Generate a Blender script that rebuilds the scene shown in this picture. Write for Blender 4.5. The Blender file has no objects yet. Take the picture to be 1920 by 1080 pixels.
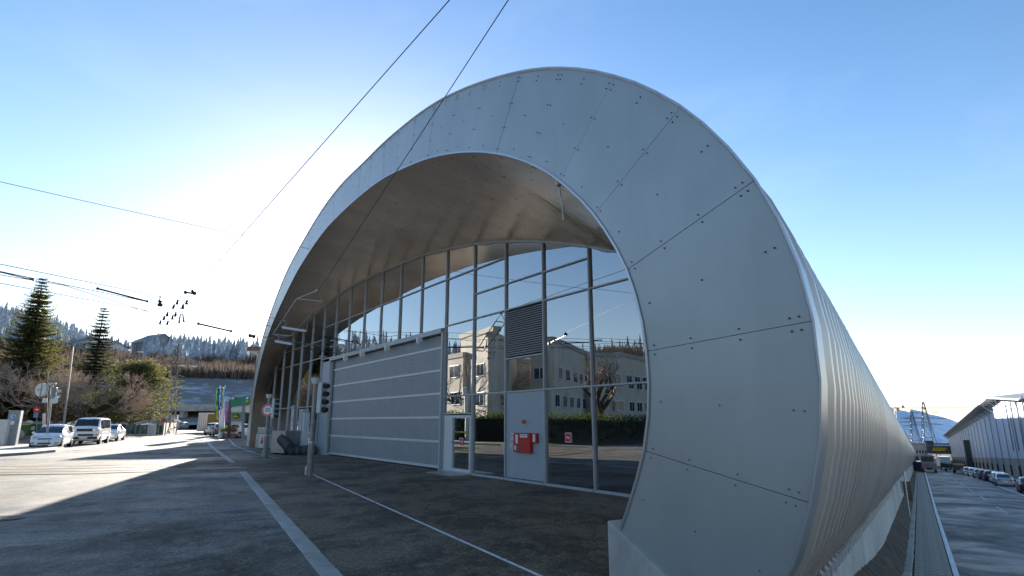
import bpy, math, random
from mathutils import Vector, Matrix
for _c in (bpy.data.objects, bpy.data.meshes, bpy.data.materials):
    for _o in list(_c): _c.remove(_o)
sc = bpy.context.scene
COL = sc.collection
rnd = random.Random(7)

# ------------------------------------------------------------------ camera
FPX = 1100.0                       # focal length in pixels of a 1920 wide picture
PIT = math.atan(251.0 / FPX)
EYE = 1.63
cam_d = bpy.data.cameras.new('camera'); cam = bpy.data.objects.new('camera', cam_d); COL.objects.link(cam)
cam_d.sensor_width = 36.0; cam_d.lens = FPX / 1920.0 * 36.0
cam_d.clip_start = 0.05; cam_d.clip_end = 30000.0
cam.location = (0, 0, EYE); cam.rotation_euler = (math.pi / 2 + PIT, 0, 0)
sc.camera = cam

# ------------------------------------------------------------------ sun, sky, exposure
SUN_AZ = math.radians(-15.5); SUN_EL = math.radians(13.0)
world = bpy.data.worlds.new('World'); sc.world = world; world.use_nodes = True
nt = world.node_tree; nt.nodes.clear()
def N(tree, t, **kw):
    n = tree.nodes.new(t)
    for k, v in kw.items(): setattr(n, k, v)
    return n
wo = N(nt, 'ShaderNodeOutputWorld'); bg = N(nt, 'ShaderNodeBackground')
sky = N(nt, 'ShaderNodeTexSky'); sky.sky_type = 'NISHITA'; sky.sun_disc = False
sky.sun_elevation = SUN_EL; sky.sun_rotation = SUN_AZ; sky.altitude = 1100.0
sky.air_density = 1.0; sky.dust_density = 0.6; sky.ozone_density = 3.0
bg.inputs['Strength'].default_value = 0.088
# the winter haze near the horizon whitens the sky all the way round; thin veils of cirrus and one old contrail
tcw = N(nt, 'ShaderNodeTexCoord'); sep = N(nt, 'ShaderNodeSeparateXYZ'); nt.links.new(tcw.outputs['Generated'], sep.inputs[0])
def wmath(op, a, b=None, c=None, clamp=False):
    n = N(nt, 'ShaderNodeMath', operation=op, use_clamp=clamp)
    for i, v in enumerate((a, b, c)):
        if v is None: continue
        if isinstance(v, (int, float)): n.inputs[i].default_value = v
        else: nt.links.new(v, n.inputs[i])
    return n.outputs[0]
zz_ = wmath('MAXIMUM', sep.outputs['Z'], 0.0)
veil = wmath('POWER', 2.718, wmath('MULTIPLY', zz_, -5.0))
cn = N(nt, 'ShaderNodeTexNoise'); cn.inputs['Scale'].default_value = 2.2; cn.inputs['Detail'].default_value = 7; cn.inputs['Roughness'].default_value = 0.6; cn.inputs['Distortion'].default_value = 0.6
mpw = N(nt, 'ShaderNodeMapping'); mpw.inputs['Scale'].default_value = (1, 1, 2.6); nt.links.new(tcw.outputs['Generated'], mpw.inputs[0]); nt.links.new(mpw.outputs[0], cn.inputs['Vector'])
cir = wmath('MULTIPLY', wmath('SUBTRACT', cn.outputs['Fac'], 0.50, clamp=True), 0.30)
f_ = wmath('ADD', wmath('MULTIPLY', veil, 0.50), cir, clamp=True)
tint = N(nt, 'ShaderNodeMix', data_type='RGBA', blend_type='MULTIPLY'); tint.inputs[0].default_value = 1.0; tint.inputs[7].default_value = (1.20, 0.98, 0.87, 1)
hs = N(nt, 'ShaderNodeHueSaturation'); hs.inputs['Saturation'].default_value = 1.16; hs.inputs['Value'].default_value = 0.97; nt.links.new(sky.outputs[0], hs.inputs['Color']); nt.links.new(hs.outputs[0], tint.inputs[6])
mxw = N(nt, 'ShaderNodeMix', data_type='RGBA'); nt.links.new(f_, mxw.inputs[0]); nt.links.new(tint.outputs[2], mxw.inputs[6]); mxw.inputs[7].default_value = (4.0, 4.35, 4.9, 1)
nt.links.new(mxw.outputs[2], bg.inputs['Color']); nt.links.new(bg.outputs[0], wo.inputs[0])
sun_d = bpy.data.lights.new('sun', 'SUN'); sun_d.energy = 5.0; sun_d.angle = math.radians(0.5); sun_d.color = (1.0, 0.93, 0.82)
sun = bpy.data.objects.new('sun', sun_d); COL.objects.link(sun)
sv = Vector((math.sin(SUN_AZ) * math.cos(SUN_EL), math.cos(SUN_AZ) * math.cos(SUN_EL), math.sin(SUN_EL)))
sun.rotation_euler = sv.to_track_quat('Z', 'Y').to_euler(); sun.location = (0, 0, 60)
sc.view_settings.view_transform = 'Standard'; sc.view_settings.look = 'None'
sc.view_settings.gamma = 1.0; sc.view_settings.use_curve_mapping = False
sc.view_settings.exposure = 1.9
sc.cycles.max_bounces = 8; sc.cycles.glossy_bounces = 5; sc.cycles.transparent_max_bounces = 12
sc.cycles.use_denoising = True

# ------------------------------------------------------------------ where things stand
def ray(x, y):
    cx = (x - 960) / FPX; cy = (540 - y) / FPX; c, s = math.cos(PIT), math.sin(PIT)
    return Vector((cx, c - cy * s, s + cy * c))
def P(x, y, D):                    # the point at depth D seen there
    return Vector((0, 0, EYE)) + ray(x, y) * D
def G(x, y, z=0.0):                # the ground point seen there
    d = ray(x, y); return Vector((0, 0, EYE)) + d * ((z - EYE) / d.z)
def Gd(x, D, z=0.0):               # a ground point at depth D under picture column x
    c, s = math.cos(PIT), math.sin(PIT)
    Y = (D - (z - EYE) * s) / c
    return Vector(((x - 960) / FPX * D, Y, z))
AX = Vector((0.55419, 0.83112, -0.04608))          # direction in which the hall runs
AX2 = Vector((0.55478, 0.83200, 0)).normalized(); LT = Vector((AX2.y, -AX2.x, 0))
def AL(a, l, z=0.0): return AX2 * a + LT * l + Vector((0, 0, z))

# ------------------------------------------------------------------ materials
M = {}
def mat(name, col, rough=0.6, metal=0.0, var=0.0, scale=3.0, bump=0.0, bscale=40.0, col2=None, emit=0.0, spec=None, detail=6.0, stretch=None, alpha=None):
    m = bpy.data.materials.new(name); m.use_nodes = True; t = m.node_tree; b = t.nodes['Principled BSDF']
    b.inputs['Roughness'].default_value = rough; b.inputs['Metallic'].default_value = metal
    if spec is not None: b.inputs['Specular IOR Level'].default_value = spec
    c = tuple(col) + (1,)
    b.inputs['Base Color'].default_value = c
    tc = N(t, 'ShaderNodeTexCoord'); src = tc.outputs['Object']
    if stretch:
        mp = N(t, 'ShaderNodeMapping'); mp.inputs['Scale'].default_value = stretch; t.links.new(src, mp.inputs[0]); src = mp.outputs[0]
    if var > 0 or col2:
        no = N(t, 'ShaderNodeTexNoise'); no.inputs['Scale'].default_value = scale; no.inputs['Detail'].default_value = detail; no.inputs['Roughness'].default_value = 0.62
        t.links.new(src, no.inputs['Vector'])
        r = N(t, 'ShaderNodeValToRGB'); r.color_ramp.elements[0].position = 0.36; r.color_ramp.elements[1].position = 0.66
        if col2: a0, a1 = tuple(col), tuple(col2)
        else: a0 = tuple(v * (1 - var) for v in col); a1 = tuple(min(1, v * (1 + var)) for v in col)
        r.color_ramp.elements[0].color = a0 + (1,); r.color_ramp.elements[1].color = a1 + (1,)
        t.links.new(no.outputs['Fac'], r.inputs[0]); t.links.new(r.outputs[0], b.inputs['Base Color'])
    if bump > 0:
        nb = N(t, 'ShaderNodeTexNoise'); nb.inputs['Scale'].default_value = bscale; nb.inputs['Detail'].default_value = 4
        t.links.new(src, nb.inputs['Vector'])
        bp = N(t, 'ShaderNodeBump'); bp.inputs['Strength'].default_value = bump; bp.inputs['Distance'].default_value = 0.02
        t.links.new(nb.outputs['Fac'], bp.inputs['Height']); t.links.new(bp.outputs[0], b.inputs['Normal'])
    if emit > 0:
        b.inputs['Emission Color'].default_value = c; b.inputs['Emission Strength'].default_value = emit
    M[name] = m
    return m

mat('panel', (0.39, 0.40, 0.385), 0.40, 0.42, var=0.06, scale=0.9, bump=0.02, bscale=3.0)
mat('soffit', (0.80, 0.62, 0.47), 0.28, 0.62, var=0.10, scale=0.8, bump=0.02, bscale=2.5)
mat('clad', (0.66, 0.555, 0.48), 0.34, 0.55, var=0.06, scale=0.7, bump=0.01, bscale=8)
mat('trim', (0.46, 0.46, 0.47), 0.35, 0.8, var=0.05)
mat('rimdark', (0.12, 0.13, 0.14), 0.5, 0.4)
mat('backing', (0.02, 0.02, 0.02), 0.9)
mat('bolt', (0.10, 0.10, 0.10), 0.45, 0.6)
mat('boltpale', (0.32, 0.33, 0.34), 0.4, 0.8)
mat('alu', (0.44, 0.455, 0.47), 0.45, 0.2, var=0.05)
mat('whitealu', (0.62, 0.63, 0.64), 0.45, 0.2, var=0.04)
mat('gate', (0.30, 0.325, 0.345), 0.5, 0.15, var=0.05, scale=2.0, bump=0.03, bscale=30)
mat('louvre', (0.16, 0.17, 0.175), 0.45, 0.4)
mat('solid', (0.36, 0.40, 0.44), 0.5, 0.1, var=0.03)
mat('red', (0.50, 0.02, 0.015), 0.45)
mat('redsign', (0.65, 0.02, 0.03), 0.4)
mat('orange', (0.75, 0.16, 0.02), 0.35)
mat('white', (0.78, 0.78, 0.77), 0.5, var=0.03)
mat('offwhite', (0.55, 0.55, 0.53), 0.6, var=0.06)
mat('black', (0.015, 0.015, 0.017), 0.45)
mat('rubber', (0.02, 0.02, 0.022), 0.8, var=0.3, scale=9)
mat('darkgrey', (0.07, 0.075, 0.08), 0.6, var=0.15)
mat('midgrey', (0.22, 0.23, 0.24), 0.6, var=0.1)
mat('galv', (0.42, 0.42, 0.41), 0.45, 0.7, var=0.18, scale=7, bump=0.05, bscale=30)
mat('steel', (0.30, 0.30, 0.30), 0.4, 0.8, var=0.1)
mat('rust', (0.12, 0.07, 0.045), 0.8, var=0.3, scale=6)
mat('concrete', (0.47, 0.435, 0.385), 0.85, var=0.16, scale=1.8, bump=0.12, bscale=25)
mat('oldconcrete', (0.40, 0.36, 0.30), 0.9, var=0.2, scale=0.35)
mat('granite', (0.36, 0.335, 0.30), 0.8, var=0.18, scale=14, bump=0.15, bscale=60)
mat('carwhite', (0.78, 0.78, 0.77), 0.22, 0.0, var=0.02); M['carwhite'].node_tree.nodes['Principled BSDF'].inputs['Coat Weight'].default_value = 0.6
mat('carsilver', (0.42, 0.43, 0.45), 0.28, 0.6)
mat('cardark', (0.02, 0.025, 0.04), 0.2, 0.3)
mat('carblue', (0.03, 0.06, 0.12), 0.22, 0.3)
mat('carred', (0.13, 0.015, 0.015), 0.25, 0.2)
mat('carglass', (0.02, 0.025, 0.03), 0.06, 0.0, spec=0.9)
mat('lamp', (0.65, 0.66, 0.68), 0.1, 0.2)
mat('taillight', (0.45, 0.02, 0.015), 0.2)
mat('amber', (0.8, 0.25, 0.02), 0.25)
mat('plate', (0.75, 0.75, 0.72), 0.4)
mat('hub', (0.38, 0.38, 0.4), 0.35, 0.7)
mat('green', (0.02, 0.12, 0.03), 0.5, var=0.15)
mat('bingreen', (0.04, 0.13, 0.04), 0.45, var=0.1)
mat('teal', (0.02, 0.22, 0.13), 0.6, var=0.08)
mat('lime', (0.10, 0.38, 0.05), 0.5)
mat('yellow', (0.75, 0.50, 0.02), 0.45)
mat('paleyellow', (0.60, 0.48, 0.06), 0.5)
mat('blue', (0.03, 0.14, 0.42), 0.5)
mat('lightblue', (0.12, 0.40, 0.62), 0.5)
mat('ochre', (0.45, 0.27, 0.06), 0.6, var=0.1)
mat('pink', (0.55, 0.10, 0.35), 0.5)
mat('brown', (0.16, 0.09, 0.05), 0.8, var=0.25, scale=4)
mat('bark', (0.11, 0.085, 0.065), 0.95, var=0.3, scale=8, bump=0.4, bscale=18)
mat('twig', (0.48, 0.40, 0.33), 0.85, var=0.2, scale=3)
mat('spruce', (0.060, 0.070, 0.022), 0.75, var=0.45, scale=0.9)
mat('sprucedark', (0.045, 0.050, 0.028), 0.8, var=0.4, scale=0.8)
mat('pine', (0.085, 0.090, 0.035), 0.75, var=0.45, scale=0.9)
mat('hedge', (0.035, 0.055, 0.02), 0.7, var=0.5, scale=3)
mat('brush', (0.10, 0.075, 0.058), 0.95, var=0.35, scale=0.15)
mat('frost', (0.50, 0.55, 0.60), 0.9, col2=(0.24, 0.28, 0.32), scale=0.12)
mat('frostground', (0.30, 0.32, 0.35), 0.95, col2=(0.14, 0.14, 0.15), scale=0.03)
mat('snowpatch', (0.19, 0.165, 0.145), 0.9, col2=(0.46, 0.46, 0.48), scale=0.13)
M['snowpatch'].node_tree.nodes['Color Ramp'].color_ramp.elements[0].position = 0.52
mat('brownground', (0.15, 0.115, 0.09), 0.95, var=0.3, scale=0.05)
mat('slatstone', (0.34, 0.31, 0.265), 0.85, var=0.2, scale=8)
mat('soil', (0.075, 0.055, 0.038), 0.98, var=0.45, scale=3.0, bump=0.9, bscale=9)
mat('grass', (0.16, 0.20, 0.03), 0.9, var=0.3, scale=1.5)
mat('render', (0.62, 0.56, 0.48), 0.9, var=0.10, scale=0.9, bump=0.3, bscale=14)
mat('wallwhite', (0.58, 0.69, 0.82), 0.55, 0.1, var=0.02)
mat('wallconc', (0.42, 0.39, 0.33), 0.85, var=0.12, scale=0.4)
mat('roofmetal', (0.24, 0.25, 0.27), 0.5, 0.4, var=0.08, scale=0.4)
mat('windowglass', (0.04, 0.06, 0.08), 0.08, 0.0, spec=0.9)
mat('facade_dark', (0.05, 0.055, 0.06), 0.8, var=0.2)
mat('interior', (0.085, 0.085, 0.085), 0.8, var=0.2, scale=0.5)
mat('craneyellow', (0.62, 0.36, 0.08), 0.5)
mat('pylonsteel', (0.13, 0.13, 0.14), 0.6, 0.3)
mat('mast', (0.16, 0.14, 0.12), 0.7, 0.2)
mat('mountain', (0.80, 0.84, 0.90), 0.95, col2=(0.60, 0.66, 0.76), scale=0.004, detail=9)
mat('screen', (0.12, 0.20, 0.16), 0.8, col2=(0.02, 0.04, 0.03), scale=1.6)
mat('cover', (0.12, 0.11, 0.10), 0.6, 0.5, var=0.2, scale=10)
mat('tile', (0.16, 0.10, 0.07), 0.85, var=0.2)
mat('rock', (0.33, 0.30, 0.28), 0.9, var=0.2, bump=0.5, bscale=5)
mat('flowers', (0.35, 0.12, 0.06), 0.8, col2=(0.05, 0.10, 0.03), scale=9)
mat('tube_light', (0.75, 0.75, 0.73), 0.4)

def leafy(name, tcol, fac=0.45):
    t = M[name].node_tree; b = t.nodes['Principled BSDF']; o = [n for n in t.nodes if n.type == 'OUTPUT_MATERIAL'][0]
    tr = N(t, 'ShaderNodeBsdfTranslucent'); tr.inputs[0].default_value = tuple(tcol) + (1,); mx = N(t, 'ShaderNodeMixShader'); mx.inputs[0].default_value = fac
    t.links.new(b.outputs[0], mx.inputs[1]); t.links.new(tr.outputs[0], mx.inputs[2]); t.links.new(mx.outputs[0], o.inputs[0])
leafy('spruce', (0.20, 0.19, 0.05)); leafy('sprucedark', (0.10, 0.10, 0.05)); leafy('pine', (0.16, 0.15, 0.055)); leafy('hedge', (0.10, 0.14, 0.03)); leafy('twig', (0.55, 0.45, 0.37), 0.4); leafy('brush', (0.12, 0.095, 0.08), 0.3); leafy('frost', (0.45, 0.50, 0.55), 0.3)
leafy('lime', (0.10, 0.22, 0.06), .3); leafy('lightblue', (0.12, 0.3, 0.5), .3); 

def glass():
    m = bpy.data.materials.new('glass'); m.use_nodes = True; t = m.node_tree; t.nodes.clear()
    o = N(t, 'ShaderNodeOutputMaterial'); mx = N(t, 'ShaderNodeMixShader'); tr = N(t, 'ShaderNodeBsdfTransparent'); gl = N(t, 'ShaderNodeBsdfGlossy')
    tr.inputs[0].default_value = (0.62, 0.66, 0.65, 1); gl.inputs['Color'].default_value = (0.93, 0.96, 1.0, 1); gl.inputs['Roughness'].default_value = 0.0
    fr = N(t, 'ShaderNodeFresnel'); fr.inputs['IOR'].default_value = 1.5
    ma = N(t, 'ShaderNodeMath', operation='MULTIPLY_ADD'); ma.inputs[1].default_value = 0.8; ma.inputs[2].default_value = 0.33
    nz = N(t, 'ShaderNodeTexNoise'); nz.inputs['Scale'].default_value = 0.55; nz.inputs['Detail'].default_value = 1
    tc = N(t, 'ShaderNodeTexCoord'); bp = N(t, 'ShaderNodeBump'); bp.inputs['Strength'].default_value = 0.13; bp.inputs['Distance'].default_value = 0.02
    t.links.new(tc.outputs['Object'], nz.inputs['Vector']); t.links.new(nz.outputs['Fac'], bp.inputs['Height']); t.links.new(bp.outputs[0], gl.inputs['Normal'])
    t.links.new(fr.outputs[0], ma.inputs[0]); t.links.new(ma.outputs[0], mx.inputs[0]); t.links.new(tr.outputs[0], mx.inputs[1]); t.links.new(gl.outputs[0], mx.inputs[2]); t.links.new(mx.outputs[0], o.inputs[0])
    M['glass'] = m
glass()

def asphalt(name, dark, light, frost, thr=0.50, rough=0.75):
    """asphalt: fine grain, big damp dark areas and pale dried-salt areas, long tyre-polished streaks"""
    m = bpy.data.materials.new(name); m.use_nodes = True; t = m.node_tree; b = t.nodes['Principled BSDF']
    g = N(t, 'ShaderNodeNewGeometry')
    def noise(s, d=6, r=0.6, st=None):
        v = g.outputs['Position']
        if st:
            mp = N(t, 'ShaderNodeMapping'); mp.inputs['Scale'].default_value = st; mp.inputs['Rotation'].default_value = (0, 0, math.radians(28)); t.links.new(v, mp.inputs[0]); v = mp.outputs[0]
        n = N(t, 'ShaderNodeTexNoise'); n.inputs['Scale'].default_value = s; n.inputs['Detail'].default_value = d; n.inputs['Roughness'].default_value = r
        n.inputs['Distortion'].default_value = 0.4
        t.links.new(v, n.inputs['Vector']); return n.outputs['Fac']
    def ramp(f, p0, p1, c0, c1):
        r = N(t, 'ShaderNodeValToRGB'); r.color_ramp.elements[0].position = p0; r.color_ramp.elements[1].position = p1
        r.color_ramp.elements[0].color = c0 + (1,); r.color_ramp.elements[1].color = c1 + (1,); t.links.new(f, r.inputs[0]); return r.outputs[0]
    def mix(f, a, c):
        x = N(t, 'ShaderNodeMix', data_type='RGBA'); t.links.new(f, x.inputs[0]); t.links.new(a, x.inputs[6]); t.links.new(c, x.inputs[7]); return x.outputs[2]
    big = ramp(noise(0.22, 12, 0.72), thr - 0.03, thr + 0.04, (0, 0, 0), (1, 1, 1))
    base = ramp(noise(1.1, 12, 0.76, (1, 0.6, 1)), 0.455, 0.545, dark, light)
    fr = ramp(noise(3.0, 10, 0.8), 0.40, 0.60, tuple(v * 0.60 for v in frost), frost)
    c = mix(big, base, fr)
    grain = ramp(noise(22, 9, 0.85), 0.44, 0.57, (0.40, 0.40, 0.40), (1.8, 1.78, 1.74))
    stain = ramp(noise(0.55, 9, 0.7), 0.565, 0.585, (1, 1, 1), (0.55, 0.54, 0.53))
    m2 = N(t, 'ShaderNodeMix', data_type='RGBA', blend_type='MULTIPLY'); m2.inputs[0].default_value = 1.0; t.links.new(c, m2.inputs[6]); t.links.new(stain, m2.inputs[7]); c = m2.outputs[2]
    mu = N(t, 'ShaderNodeMix', data_type='RGBA', blend_type='MULTIPLY'); mu.inputs[0].default_value = 1.0
    t.links.new(c, mu.inputs[6]); t.links.new(grain, mu.inputs[7]); t.links.new(mu.outputs[2], b.inputs['Base Color'])
    rr = ramp(noise(0.35, 6), 0.4, 0.62, (rough - 0.12,) * 3, (min(1, rough + 0.15),) * 3); t.links.new(rr, b.inputs['Roughness'])
    vo = N(t, 'ShaderNodeTexVoronoi', feature='DISTANCE_TO_EDGE'); vo.inputs['Scale'].default_value = 0.30
    wn = N(t, 'ShaderNodeTexNoise'); wn.inputs['Scale'].default_value = 1.4; wn.inputs['Detail'].default_value = 7; t.links.new(g.outputs['Position'], wn.inputs['Vector'])
    av = N(t, 'ShaderNodeMix', data_type='RGBA', blend_type='ADD'); av.inputs[0].default_value = 1.0; t.links.new(g.outputs['Position'], av.inputs[6]); t.links.new(wn.outputs['Color'], av.inputs[7]); t.links.new(av.outputs[2], vo.inputs['Vector'])
    ck = ramp(vo.outputs['Distance'], 0.003, 0.007, (0.35, 0.34, 0.33), (1, 1, 1)); msk = ramp(noise(0.12, 3), 0.50, 0.53, (0, 0, 0), (1, 1, 1))
    m3 = N(t, 'ShaderNodeMix', data_type='RGBA', blend_type='MULTIPLY'); t.links.new(msk, m3.inputs[0]); t.links.new(mu.outputs[2], m3.inputs[6]); t.links.new(ck, m3.inputs[7]); t.links.new(m3.outputs[2], b.inputs['Base Color'])
    bp = N(t, 'ShaderNodeBump'); bp.inputs['Strength'].default_value = 0.5; bp.inputs['Distance'].default_value = 0.008
    t.links.new(noise(70, 3), bp.inputs['Height']); t.links.new(bp.outputs[0], b.inputs['Normal'])
    M[name] = m
def vary(name, amt, streak=0.0):
    """each piece its own slight tone; faint vertical rain marks"""
    t = M[name].node_tree; b = t.nodes['Principled BSDF']; l = b.inputs['Base Color'].links
    oi = N(t, 'ShaderNodeObjectInfo'); mr = N(t, 'ShaderNodeMapRange'); mr.inputs[3].default_value = 1 - amt; mr.inputs[4].default_value = 1 + amt; t.links.new(oi.outputs['Random'], mr.inputs[0])
    val = mr.outputs[0]
    if streak:
        g = N(t, 'ShaderNodeNewGeometry'); mp = N(t, 'ShaderNodeMapping'); mp.inputs['Scale'].default_value = (2.6, 2.6, 0.22); n = N(t, 'ShaderNodeTexNoise'); n.inputs['Scale'].default_value = 1.6; n.inputs['Detail'].default_value = 8; n.inputs['Roughness'].default_value = 0.65
        t.links.new(g.outputs['Position'], mp.inputs[0]); t.links.new(mp.outputs[0], n.inputs['Vector']); m2 = N(t, 'ShaderNodeMapRange'); m2.inputs[1].default_value = .35; m2.inputs[2].default_value = .68; m2.inputs[3].default_value = 1 - streak; m2.inputs[4].default_value = 1 + streak * .4
        t.links.new(n.outputs['Fac'], m2.inputs[0]); mm = N(t, 'ShaderNodeMath', operation='MULTIPLY'); t.links.new(val, mm.inputs[0]); t.links.new(m2.outputs[0], mm.inputs[1]); val = mm.outputs[0]
    mx = N(t, 'ShaderNodeMix', data_type='RGBA', blend_type='MULTIPLY'); mx.inputs[0].default_value = 1.0
    if l: t.links.new(l[0].from_socket, mx.inputs[6])
    else: mx.inputs[6].default_value = b.inputs['Base Color'].default_value
    t.links.new(val, mx.inputs[7]); t.links.new(mx.outputs[2], b.inputs['Base Color'])
vary('panel', .025, .035); vary('soffit', .05, 0); vary('clad', .05, .08); vary('concrete', .14, .12); vary('granite', .16); vary('gate', .03, .06); vary('wallwhite', .03, .05); vary('wallconc', .07, .12); vary('render', .05, .10)
asphalt('asphalt', (0.066, 0.053, 0.037), (0.140, 0.118, 0.088), (0.240, 0.222, 0.190), 0.50)
asphalt('asphalt_new', (0.078, 0.055, 0.032), (0.170, 0.126, 0.076), (0.230, 0.180, 0.120), 0.55)
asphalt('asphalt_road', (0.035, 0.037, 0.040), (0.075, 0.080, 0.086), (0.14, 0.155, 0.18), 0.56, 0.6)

# ------------------------------------------------------------------ mesh builder
class MB:
    def __init__(s): s.v = []; s.f = []
    def add(s, vs, fs):
        b = len(s.v); s.v += [tuple(v) for v in vs]; s.f += [tuple(i + b for i in f) for f in fs]; return s
    def box(s, c, d, rz=0.0, rx=0.0, ry=0.0, m=None):
        R = m or (Matrix.Rotation(rz, 3, 'Z') @ Matrix.Rotation(ry, 3, 'Y') @ Matrix.Rotation(rx, 3, 'X')); c = Vector(c)
        vs = [c + R @ Vector((x * d[0] / 2, y * d[1] / 2, z * d[2] / 2)) for x in (-1, 1) for y in (-1, 1) for z in (-1, 1)]
        return s.add(vs, [(0, 1, 3, 2), (4, 6, 7, 5), (0, 4, 5, 1), (2, 3, 7, 6), (0, 2, 6, 4), (1, 5, 7, 3)])
    def prism(s, pts, ext):        # pts: 3d polygon, ext: vector
        n = len(pts); e = Vector(ext); p = [Vector(q) for q in pts]
        return s.add(p + [q + e for q in p], [tuple(range(n))[::-1], tuple(range(n, 2 * n))] + [(i, (i + 1) % n, (i + 1) % n + n, i + n) for i in range(n)])
    def rod(s, a, b, r, r2=None, seg=8, cap=True):
        a = Vector(a); b = Vector(b); r2 = r if r2 is None else r2; d = (b - a)
        if d.length < 1e-6: return s
        d.normalize(); u = d.orthogonal().normalized(); w = d.cross(u)
        vs = [a + (u * math.cos(2 * math.pi * i / seg) + w * math.sin(2 * math.pi * i / seg)) * r for i in range(seg)]
        vs += [b + (u * math.cos(2 * math.pi * i / seg) + w * math.sin(2 * math.pi * i / seg)) * r2 for i in range(seg)]
        fs = [(i, (i + 1) % seg, (i + 1) % seg + seg, i + seg) for i in range(seg)]
        if cap: fs += [tuple(range(seg))[::-1], tuple(range(seg, 2 * seg))]
        return s.add(vs, fs)
    def tube(s, pts, r, seg=6, rs=None):
        pts = [Vector(p) for p in pts]; n = len(pts); vs = []; u = None
        for i, p in enumerate(pts):
            d = (pts[min(i + 1, n - 1)] - pts[max(i - 1, 0)]).normalized()
            u = (u - d * u.dot(d)).normalized() if u is not None and (u - d * u.dot(d)).length > 1e-4 else d.orthogonal().normalized()
            w = d.cross(u); q = rs[i] if rs else r
            vs += [p + (u * math.cos(2 * math.pi * k / seg) + w * math.sin(2 * math.pi * k / seg)) * q for k in range(seg)]
        fs = [(i * seg + k, i * seg + (k + 1) % seg, (i + 1) * seg + (k + 1) % seg, (i + 1) * seg + k) for i in range(n - 1) for k in range(seg)]
        fs += [tuple(range(seg))[::-1], tuple(range((n - 1) * seg, n * seg))]
        return s.add(vs, fs)
    def ball(s, c, r, seg=10, rings=6, sq=(1, 1, 1)):
        c = Vector(c); vs = [c + Vector((0, 0, r * sq[2]))]; fs = []
        for i in range(1, rings):
            t = math.pi * i / rings
            for k in range(seg):
                a = 2 * math.pi * k / seg; vs.append(c + Vector((r * math.sin(t) * math.cos(a) * sq[0], r * math.sin(t) * math.sin(a) * sq[1], r * math.cos(t) * sq[2])))
        vs.append(c - Vector((0, 0, r * sq[2])))
        for k in range(seg): fs.append((0, 1 + k, 1 + (k + 1) % seg))
        for i in range(rings - 2):
            for k in range(seg):
                a = 1 + i * seg + k; b = 1 + i * seg + (k + 1) % seg; fs.append((a, a + seg, b + seg, b))
        e = len(vs) - 1; q = 1 + (rings - 2) * seg
        for k in range(seg): fs.append((e, q + (k + 1) % seg, q + k))
        return s.add(vs, fs)
    def grid(s, rows):             # rows of equal length
        n = len(rows[0]); vs = [p for r in rows for p in r]
        return s.add(vs, [(i * n + j, i * n + j + 1, (i + 1) * n + j + 1, (i + 1) * n + j) for i in range(len(rows) - 1) for j in range(n - 1)])

def mk(name, mb, material, parent=None, origin=(0, 0, 0), smooth=False, kind=None, label=None, bevel=0.0, loc=None, rz=0.0):
    """links ONE mesh object. mb is in world (or in the thing's own) coordinates, origin is subtracted"""
    me = bpy.data.meshes.new(name); o3 = Vector(origin)
    me.from_pydata([tuple(Vector(v) - o3) for v in mb.v], [], mb.f); me.update()
    mm = M[material] if isinstance(material, str) else material
    me.materials.append(mm)
    if smooth:
        me.polygons.foreach_set('use_smooth', [True] * len(me.polygons))
        try: me.set_sharp_from_angle(angle=math.radians(smooth if smooth > 1 else 40))
        except Exception: pass
    ob = bpy.data.objects.new(name, me); COL.objects.link(ob)
    if parent is not None: ob.parent = parent
    elif loc is None: ob.location = o3
    if loc is not None: ob.location = loc
    ob.rotation_euler[2] = rz
    if kind: ob['kind'] = kind
    if label: ob['label'] = label
    if bevel > 0:
        b = ob.modifiers.new('bevel', 'BEVEL'); b.width = bevel; b.segments = 2; b.limit_method = 'ANGLE'; b.angle_limit = math.radians(40)
    return ob

class T:
    """a thing: an Empty at its base; parts are added in world coordinates (local=False) or its own frame"""
    def __init__(s, name, label, cat, loc=(0, 0, 0), rz=0.0, group=None, local=True):
        s.e = bpy.data.objects.new(name, None); COL.objects.link(s.e); s.e.location = loc; s.e.rotation_euler[2] = rz
        s.e.empty_display_size = 0.3; s.loc = Vector(loc); s.rz = rz; s.local = local
        s.e['label'] = label; s.e['category'] = cat
        if group: s.e['group'] = group
    def part(s, name, mb, m, under=None, **kw):
        return mk(name, mb, m, parent=under or s.e, origin=(0, 0, 0) if s.local else s.loc, **kw)

def tag(o, label, cat, group=None, kind=None):
    o['label'] = label; o['category'] = cat
    if group: o['group'] = group
    if kind: o['kind'] = kind
    return o
def copy_tree(o, parent=None):
    c = o.copy(); COL.objects.link(c)
    if parent: c.parent = parent
    for ch in [x for x in bpy.data.objects if x.parent == o and x != c]: copy_tree(ch, c)
    return c
def text_mb(s, size, origin, xdir, ydir, depth=0.01):
    cu = bpy.data.curves.new('lettering', 'FONT'); cu.body = s; cu.size = size; cu.align_x = 'CENTER'; cu.align_y = 'CENTER'; cu.extrude = depth / 2
    ob = bpy.data.objects.new('lettering', cu); COL.objects.link(ob); bpy.context.view_layer.update()
    me = bpy.data.meshes.new_from_object(ob.evaluated_get(bpy.context.evaluated_depsgraph_get()))
    x = Vector(xdir).normalized(); y = Vector(ydir).normalized(); z = x.cross(y); o = Vector(origin)
    b = MB(); b.add([o + x * v.co.x + y * v.co.y + z * v.co.z for v in me.vertices], [tuple(p.vertices) for p in me.polygons])
    bpy.data.objects.remove(ob); bpy.data.curves.remove(cu); bpy.data.meshes.remove(me)
    return b
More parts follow.
